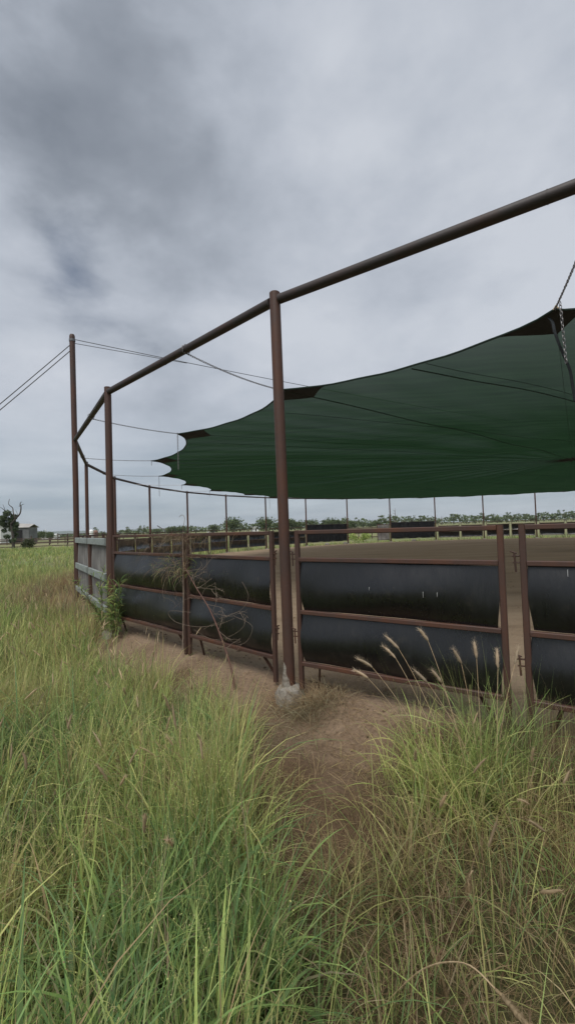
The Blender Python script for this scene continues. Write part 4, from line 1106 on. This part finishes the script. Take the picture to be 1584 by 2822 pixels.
# dead tree trunk spike
def snag(px, ty, dep, label):
    h = (1475-.0278*px-ty)/F*dep+1.8; t = MB(); x = xz_at(px, dep); r = random.Random(px)
    t.tube([(0, 0, 0), (.1, 0, h*.5), (0, 0, h)], [.35, .25, .06], 6)
    for k in range(4): z = h*(.4+.13*k); t.tube([(0, 0, z), (r.choice((-1, 1))*r.uniform(.8, 1.8), 0, z+r.uniform(.8, 1.6))], [.12, .04], 5)
    o = t.build('dead_tree', MAT['bark'], None, True); o.location = (x, dep, -.2); tag(o, label, 'dead tree')
snag(1089, 1400, 290, 'bare dead trunk sticking up above the right black screen'); snag(1216, 1424, 320, 'small bare dead tree between gum trees at the right')

# left foreground tree with dead limbs
T0 = (xz_at(37, 63), 63, -.22)
bt = empty('half_dead_tree', T0, 0, 'dark leafed tree with bare dead limbs on top at the left edge', 'tree'); rr_ = random.Random(3)
m = MB()
m.tube([(0, 0, -.1), (.05, 0, 1.2), (-.1, 0, 2.4), (-.3, 0, 3.6)], [.22, .19, .16, .12], 8)
sc_ = 63/F     # metres per photo pixel at that distance
def lp(px, py): return Vector(((px-37)*sc_, 0, (1509-py)*sc_))
for path, r0 in (([(33, 1440), (45, 1425), (58, 1411), (59, 1392), (56, 1386), (64, 1380)], .13), ([(58, 1392), (66, 1385)], .06), ([(45, 1425), (40, 1408), (33, 1395), (26, 1385), (26, 1370)], .09),
                 ([(36, 1415), (28, 1405), (22, 1398)], .05), ([(30, 1440), (18, 1410), (10, 1398), (0, 1392)], .08), ([(18, 1410), (13, 1385)], .05), ([(50, 1418), (44, 1400)], .04)):
    pts = smooth_path([lp(*p)+Vector((0, rr_.uniform(-.3, .3), 0)) for p in path], 3); m.tube(pts, [r0*(1-.7*k/(len(pts)-1)) for k in range(len(pts))], 6)
m.build('trunk', MAT['darkbark'], bt, True)
lob = []
for (px, py, rx) in ((25, 1410, 11), (18, 1422, 10), (35, 1420, 10), (10, 1430, 9), (30, 1432, 12), (40, 1440, 9), (18, 1445, 10), (2, 1440, 8), (44, 1455, 8), (30, 1455, 9), (14, 1458, 8), (38, 1470, 9), (-4, 1420, 8), (26, 1474, 9), (44, 1484, 8), (12, 1436, 11), (36, 1448, 11), (50, 1440, 6), (30, 1488, 7)):
    q = lp(px, py); lob.append((q.x, rr_.uniform(-.5, .5), q.z, rx*sc_, rx*sc_*.8))
P = crown_pts(lob, 4200); leaf_cloud('crown', P, .11, colmix(len(P), [(.055, .08, .042), (.08, .11, .055), (.11, .14, .07)], [2, 3, 1]), bt)
T1 = (xz_at(78, 60), 60, -.22); bs_ = empty('round_bush', T1, 0, 'low dark green bush in front of the grey shed', 'bush')
sc_ = 60/F; lob = [(a*sc_, rr_.uniform(-.3, .3), z*sc_, r*sc_, r*sc_*.9) for a, z, r in ((-10, 14, 10), (0, 20, 12), (10, 16, 11), (0, 9, 14), (-6, 25, 7), (12, 26, 6))]
m = MB(); m.tube([(0, 0, -.1), (0, 0, .8)], [.1, .06], 6); m.build('trunk', MAT['bark'], bs_); P = crown_pts(lob, 1300); leaf_cloud('crown', P, .09, colmix(len(P), [(.05, .065, .03), (.08, .095, .04)], [1, 1]), bs_)
# trees behind the shed
for j, (px, ty, w, dep) in enumerate(((108, 1457, 22, 190), (122, 1455, 26, 190), (136, 1457, 22, 195), (145, 1460, 12, 195), (-30, 1440, 60, 150))):
    h = (1475-.0278*px-ty)/F*dep+1.8; w_ = w/F*dep
    dup(protos['round'][j % 3], (xz_at(px, dep), dep, -.2), j*1.1, f'dark tree behind the grey shed, {ORD[j]} from its wall' if j < 4 else 'broad dark tree behind the left end of the shed', 'trees behind the shed', (w_/.95, w_/.95, h))
# bush seen through the arena entrance
ex_, ey_ = xz_at(985, 47), 47
eb = empty('entrance_bush', (ex_, ey_, -.22), 0, 'bright green bushy weed outside the arena entrance', 'bush')
lob = [(rr_.uniform(-1.1, 1.0), rr_.uniform(-.4, .4), rr_.uniform(.2, .75), .45, .35) for _ in range(9)]
m = MB(); m.tube([(0, 0, -.1), (0, 0, .6)], [.04, .02], 5); m.build('stem', MAT['stemred'], eb); P = crown_pts(lob, 1600); P[:, 2] = np.abs(P[:, 2]); leaf_cloud('foliage', P, .06, colmix(len(P), [G1, G2, G3], [2, 3, 1]), eb)

# ------------------------------------------------------------------ rail fences, sheds, tanks in the distance
def rail_fence(name, a, b, n, H, rails, label, mat, pw=.14, rt=.05, rh=.13, caps=()):
    a, b = Vector(a), Vector(b); d = (b-a); L = d.length; rz = math.atan2(d.y, d.x)
    t = empty(name, (a.x, a.y, -.25), rz, label, 'fence')
    for k in range(n+1):
        h = H*(1.35 if k in caps else 1.05); m = MB(); m.beam((L*k/n, 0, 0), (L*k/n, 0, h), pw, pw, (0, 1, 0)); m.build('post', mat, t)
    for z in rails:
        m = MB(); m.beam((0, -pw/2-rt/2-.002, z), (L, -pw/2-rt/2-.002, z), rt, rh); m.build('rail', mat, t)
    return t
rail_fence('rail_fence', (xz_at(-120, 62), 62), (xz_at(330, 66), 66), 9, 1.35, (1.22, .75, .3), 'nearer brown timber rail fence across the field at the left', MAT['timber'], caps=(4, 6, 8))
rail_fence('rail_fence', (xz_at(-140, 92), 92), (xz_at(420, 92), 92), 14, 1.3, (1.22, .85, .45), 'farther brown timber rail fence in front of the grey shed', MAT['timber'])
rail_fence('rail_fence', (xz_at(160, 84), 84), (xz_at(330, 100), 100), 7, 2.0, (1.9, 1.4, .9, .4), 'tall stockyard rails left of and behind the tall pole', MAT['timber'], .12)
rail_fence('yard_fence', (xz_at(950, 58), 58), (xz_at(1060, 58), 58), 3, 1.5, (1.45, .8, .25), 'brown pipe fence seen through the arena entrance', MAT['timber'], .10)
rail_fence('field_fence', (xz_at(1060, 95), 95), (xz_at(1800, 95), 95), 13, 1.25, (1.2, .75), 'thin pale fence along the field beyond the right panels', MAT['palepost'], .08, .03, .05)
# grey shed
dep = 120; x0, x1 = xz_at(9, dep), xz_at(81, dep); W_ = x1-x0
sh = empty('farm_shed', ((x0+x1)/2, dep, -.22), 0, 'grey sheet metal farm shed with a pale low roof behind the half dead tree', 'shed')
m = MB(); D_ = 4
m.box((W_/2-.03-W_*.12, -.0, 2.0), (W_*.24, .06, 4.0)); m.box((-W_/2+.5, 0, 2.0), (1.0, .06, 4.0))
m.box((W_/2-.03, D_/2+.03, 2.0), (.06, D_-.06, 4)); m.box((-W_/2+.03, D_/2+.03, 2.0), (.06, D_-.06, 4)); m.box((0, D_, 2), (W_, .06, 4)); m.box((0, -.002, 3.72), (W_*.99, .07, .56)); m.build('wall', MAT['iron_sheet'], sh)
m = MB(); hw = W_/2+.3
m.add([(-hw, -.4, 4.02), (hw, -.4, 4.02), (hw, D_/2, 4.85), (-hw, D_/2, 5.45), (-hw, D_+.4, 4.02), (hw, D_+.4, 4.02), (-hw, -.4, 4.12), (hw, -.4, 4.12), (hw, D_/2, 4.95), (-hw, D_/2, 5.55), (-hw, D_+.4, 4.12), (hw, D_+.4, 4.12)],
      [(0, 3, 2, 1), (3, 4, 5, 2), (6, 7, 8, 9), (9, 8, 11, 10), (0, 1, 7, 6), (1, 2, 8, 7), (2, 5, 11, 8), (5, 4, 10, 11), (4, 3, 9, 10), (3, 0, 6, 9)]); m.build('roof', MAT['roof'], sh)
m = MB(); m.box((-.5, .06, 1.7), (W_*.6, .05, 3.4)); m.build('doorway_shade', MAT['dark'], sh)  # near-black panel painted as the shade inside the open shed
# white edge of another shed
def low_shed(px0, px1, ty, dep, label, wall='white', hgt=None, name='farm_building'):
    x0, x1 = xz_at(px0, dep), xz_at(px1, dep); h = hgt or max(2.2, (1475-.0278*px0-ty)/F*dep+1.8)
    t = empty(name, ((x0+x1)/2, dep, -.2), 0, label, 'building'); W = x1-x0
    m = MB(); m.box((0, 2.5, h*.4), (W*.94, 5, h*.8)); m.build('wall', MAT[wall], t)
    m = MB(); hw = W/2; z = h*.8+.003
    m.add([(-hw, -.3, z), (hw, -.3, z), (hw, 5.3, z), (-hw, 5.3, z), (-hw, 2.5, h), (hw, 2.5, h)], [(0, 1, 5, 4), (3, 4, 5, 2), (0, 4, 3), (1, 2, 5), (0, 3, 2, 1)]); m.build('roof', MAT['roof' if wall != 'white' else 'white'], t)
    m = MB(); m.box((W*.2, -.03, h*.33), (W*.18, .06, h*.55)); m.build('door', MAT['dark'], t)
low_shed(-50, 4, 1438, 112, 'white walled shed cut by the left edge of the photo', 'white')
low_shed(113, 152, 1472, 200, 'long low building with a white roof right of the grey shed')
low_shed(157, 170, 1469, 420, 'small pale house on the horizon, left one left of the tall pole', 'white')
low_shed(172, 182, 1470, 420, 'small brick house on the horizon, middle one left of the tall pole', 'brick')
low_shed(184, 196, 1470, 430, 'small pale house on the horizon, right one left of the tall pole', 'white')
low_shed(690, 712, 1450, 260, 'small white building under the trees left of the nearest post', 'white')
low_shed(570, 590, 1457, 300, 'small white building below the round tree over the left panel', 'white')
def tank(px, ty, w, dep, mat, label):
    h = (1475-.0278*px-ty)/F*dep+1.8; r = w/2/F*dep; t = empty('water_tank', (xz_at(px, dep), dep, -.2), 0, label, 'tank')
    m = MB(); m.lathe((0, 0, 0), [(r, 0), (r, h*.8)], 16); m.build('wall', MAT[mat], t, True); m = MB(); m.lathe((0, 0, h*.8+.01), [(r*1.03, 0), (r*.6, h*.13), (r*.1, h*.19)], 16); m.build('roof', MAT[mat], t, True)
tank(252, 1456, 12, 150, 'white', 'pale domed water tank between the tall pole and the second post'); tank(264, 1458, 13, 170, 'brick', 'red brown tank beside the pale one')
m = MB(); m.tube([(0, 0, 0), (0, 0, 4.5)], .09, 6); o = m.build('field_pole', MAT['white'], None); o.location = (xz_at(127, 190), 190, -.2); tag(o, 'white pole standing above the long low white roof', 'pole')
m = MB(); dep = 150; k_ = dep/F; m.beam((0, 0, 1.8+(1461-1459)*k_), (-22*k_, 0, 1.8+(1463-1447)*k_), .25, .3); m.beam((0, 0, 0), (0, 0, 2.0), .2, .2, (0, 1, 0)); m.beam((-2, .3, 0), (-1.2, .3, 2.6), .12, .12); o = m.build('grain_auger', MAT['wire'], None)
o.location = (xz_at(456, dep), dep, -.2); tag(o, 'slanting grey grain auger beyond the left panels', 'auger')

# ------------------------------------------------------------------ air
m = MB(); m.box((0, 0, 38.5), (18300, 18300, 83)); hzm = bpy.data.materials.new('thin_haze'); hzm.use_nodes = True; hn = hzm.node_tree
hn.nodes.remove(hn.nodes['Principled BSDF']); pv = hn.nodes.new('ShaderNodeVolumePrincipled'); pv.inputs['Density'].default_value = .00012; pv.inputs['Color'].default_value = (.82, .88, .95, 1)
hn.links.new(pv.outputs[0], hn.nodes['Material Output'].inputs['Volume']); o = m.build('haze', hzm); tag(o, 'thin pale air that softens the far trees and hills', 'haze', kind='stuff')

# ------------------------------------------------------------------ light and sky
SUN_EL, SUN_AZ = math.radians(58), math.radians(200)      # azimuth clockwise from +Y
sd_ = bpy.data.lights.new('sun', 'SUN'); sun = bpy.data.objects.new('sun', sd_); COL.objects.link(sun)
sd_.energy = 1.5; sd_.angle = math.radians(40); sd_.color = (1, .97, .92)
dv_ = Vector((math.sin(SUN_AZ)*math.cos(SUN_EL), math.cos(SUN_AZ)*math.cos(SUN_EL), math.sin(SUN_EL)))
sun.rotation_euler = (-dv_).to_track_quat('-Z', 'Y').to_euler()
w = bpy.data.worlds.new('World'); S.world = w; w.use_nodes = True; nt = w.node_tree; L = nt.links
bg = nt.nodes['Background']; STR = .1; bg.inputs[1].default_value = STR
sky = N(nt, 'ShaderNodeTexSky', sky_type='NISHITA', sun_disc=False, sun_elevation=SUN_EL, sun_rotation=SUN_AZ)
tc = N(nt, 'ShaderNodeTexCoord'); sx = N(nt, 'ShaderNodeSeparateXYZ'); L.new(tc.outputs['Generated'], sx.inputs[0])
def mth(op, a, b=None, c=None, clamp=False):
    n = nt.nodes.new('ShaderNodeMath'); n.operation = op; n.use_clamp = clamp
    for i_, v in enumerate((a, b, c)):
        if v is None: continue
        if isinstance(v, (int, float)): n.inputs[i_].default_value = v
        else: L.new(v, n.inputs[i_])
    return n.outputs[0]
zz = mth('ADD', mth('MAXIMUM', sx.outputs[2], 0.0), .38)
cb_ = N(nt, 'ShaderNodeCombineXYZ'); L.new(mth('DIVIDE', sx.outputs[0], zz), cb_.inputs[0]); L.new(mth('DIVIDE', sx.outputs[1], zz), cb_.inputs[1])
def dnoise(sc, det, rough, dist, loc=(0, 0, 0)):      # puffy clumps, noise taken over the sky directions
    mp = N(nt, 'ShaderNodeMapping'); mp.inputs['Location'].default_value = loc; mp.inputs['Scale'].default_value = (1, 1, 1.7); L.new(tc.outputs['Generated'], mp.inputs[0])
    n = N(nt, 'ShaderNodeTexNoise', Scale=sc, Detail=det, Roughness=rough, Distortion=dist); L.new(mp.outputs[0], n.inputs['Vector']); return n.outputs[0]
def wnoise(sc, det, rough, dist, loc=(0, 0, 0), stretch=(1, 1, 1), rot=0):
    mp = N(nt, 'ShaderNodeMapping'); mp.inputs['Location'].default_value = loc; mp.inputs['Scale'].default_value = stretch; mp.inputs['Rotation'].default_value = (0, 0, rot); L.new(cb_.outputs[0], mp.inputs[0])
    n = N(nt, 'ShaderNodeTexNoise', Scale=sc, Detail=det, Roughness=rough, Distortion=dist); L.new(mp.outputs[0], n.inputs['Vector']); return n.outputs[0]
n1 = wnoise(1.1, 7, .5, .3, (3.1, 1.7, 0), (1, 1, 1), .5); n2 = dnoise(2.6, 7, .52, .15, (4.2, 1.1, .6)); n3 = dnoise(7.5, 6, .55, .1, (1.2, 5.5, 2))
def pix_dir(px, py): return (fw + RT*((px-792)/F) - UP*((py-1411)/F)).normalized()
def blob(px, py, rad, soft):        # soft cloud patch centred on a sky direction, edges broken by noise
    d = pix_dir(px, py); vd = N(nt, 'ShaderNodeVectorMath', operation='DOT_PRODUCT'); L.new(tc.outputs['Generated'], vd.inputs[0]); vd.inputs[1].default_value = d
    ang = mth('ARCCOSINE', mth('MINIMUM', vd.outputs['Value'], 1.0)); a2 = mth('ADD', ang, mth('MULTIPLY', mth('SUBTRACT', n2, .5), .55))
    mr = N(nt, 'ShaderNodeMapRange', interpolation_type='SMOOTHSTEP'); L.new(a2, mr.inputs[0]); mr.inputs[1].default_value = rad; mr.inputs[2].default_value = rad+soft; mr.inputs[3].default_value = 1; mr.inputs[4].default_value = 0
    return mr.outputs[0]
v = mth('ADD', mth('MULTIPLY', n1, .46), mth('ADD', mth('MULTIPLY', n2, .46), mth('MULTIPLY', n3, .15)))
v = mth('SUBTRACT', v, mth('MULTIPLY', blob(700, 60, .25, .4), .06))
v = mth('ADD', mth('MULTIPLY', mth('SUBTRACT', v, .5), 1.35), .52)
v = mth('SUBTRACT', v, mth('MULTIPLY', blob(400, 400, .06, .40), .15))
v = mth('SUBTRACT', v, mth('MULTIPLY', blob(60, 120, .1, .4), .06))
v = mth('ADD', v, mth('MULTIPLY', blob(1100, 640, .10, .45), .13))
v = mth('ADD', v, mth('MULTIPLY', blob(650, 1050, .05, .35), .06))
rp = ramp(nt, v, [(.24, (.215, .240, .278)), (.36, (.30, .330, .375)), (.46, (.405, .440, .495)), (.56, (.495, .53, .59)), (.68, (.60, .63, .685))])
# horizon band: slightly bluer and darker with flat streaks
hz = N(nt, 'ShaderNodeMapRange', interpolation_type='SMOOTHSTEP'); L.new(sx.outputs[2], hz.inputs[0]); hz.inputs[1].default_value = .02; hz.inputs[2].default_value = .30; hz.inputs[3].default_value = 1; hz.inputs[4].default_value = 0
mp = N(nt, 'ShaderNodeMapping'); mp.inputs['Scale'].default_value = (2.2, 2.2, 16); L.new(tc.outputs['Generated'], mp.inputs[0])
ns = N(nt, 'ShaderNodeTexNoise', Scale=1.6, Detail=5, Roughness=.55); L.new(mp.outputs[0], ns.inputs['Vector'])
rs_ = ramp(nt, ns.outputs[0], [(.32, (.26, .33, .40)), (.5, (.36, .42, .48)), (.66, (.45, .51, .57))])
mx = N(nt, 'ShaderNodeMix', data_type='RGBA'); L.new(mth('MULTIPLY', hz.outputs[0], .85), mx.inputs[0]); L.new(rp.outputs[0], mx.inputs[6]); L.new(rs_.outputs[0], mx.inputs[7])
# opening with bluer, darker sky at the left
op = mth('MULTIPLY', blob(200, 760, -.01, .15), .85)
mx2 = N(nt, 'ShaderNodeMix', data_type='RGBA'); L.new(op, mx2.inputs[0]); L.new(mx.outputs[2], mx2.inputs[6]); mx2.inputs[7].default_value = (.115, .15, .225, 1)
# scale clouds to the background strength and lay them over the physical sky
sc = N(nt, 'ShaderNodeVectorMath', operation='SCALE'); L.new(mx2.outputs[2], sc.inputs[0]); sc.inputs['Scale'].default_value = .5/STR
fin = N(nt, 'ShaderNodeMix', data_type='RGBA'); fin.inputs[0].default_value = .95; L.new(sky.outputs[0], fin.inputs[6]); L.new(sc.outputs[0], fin.inputs[7]); L.new(fin.outputs[2], bg.inputs[0])

S.view_settings.view_transform = 'Standard'; S.view_settings.look = 'None'; S.view_settings.exposure = 1.0; S.view_settings.gamma = 1
S.render.engine = 'CYCLES'
S.cycles.max_bounces = 6; S.cycles.diffuse_bounces = 3; S.cycles.transparent_max_bounces = 12
S.render.resolution_x = 574; S.render.resolution_y = 1024
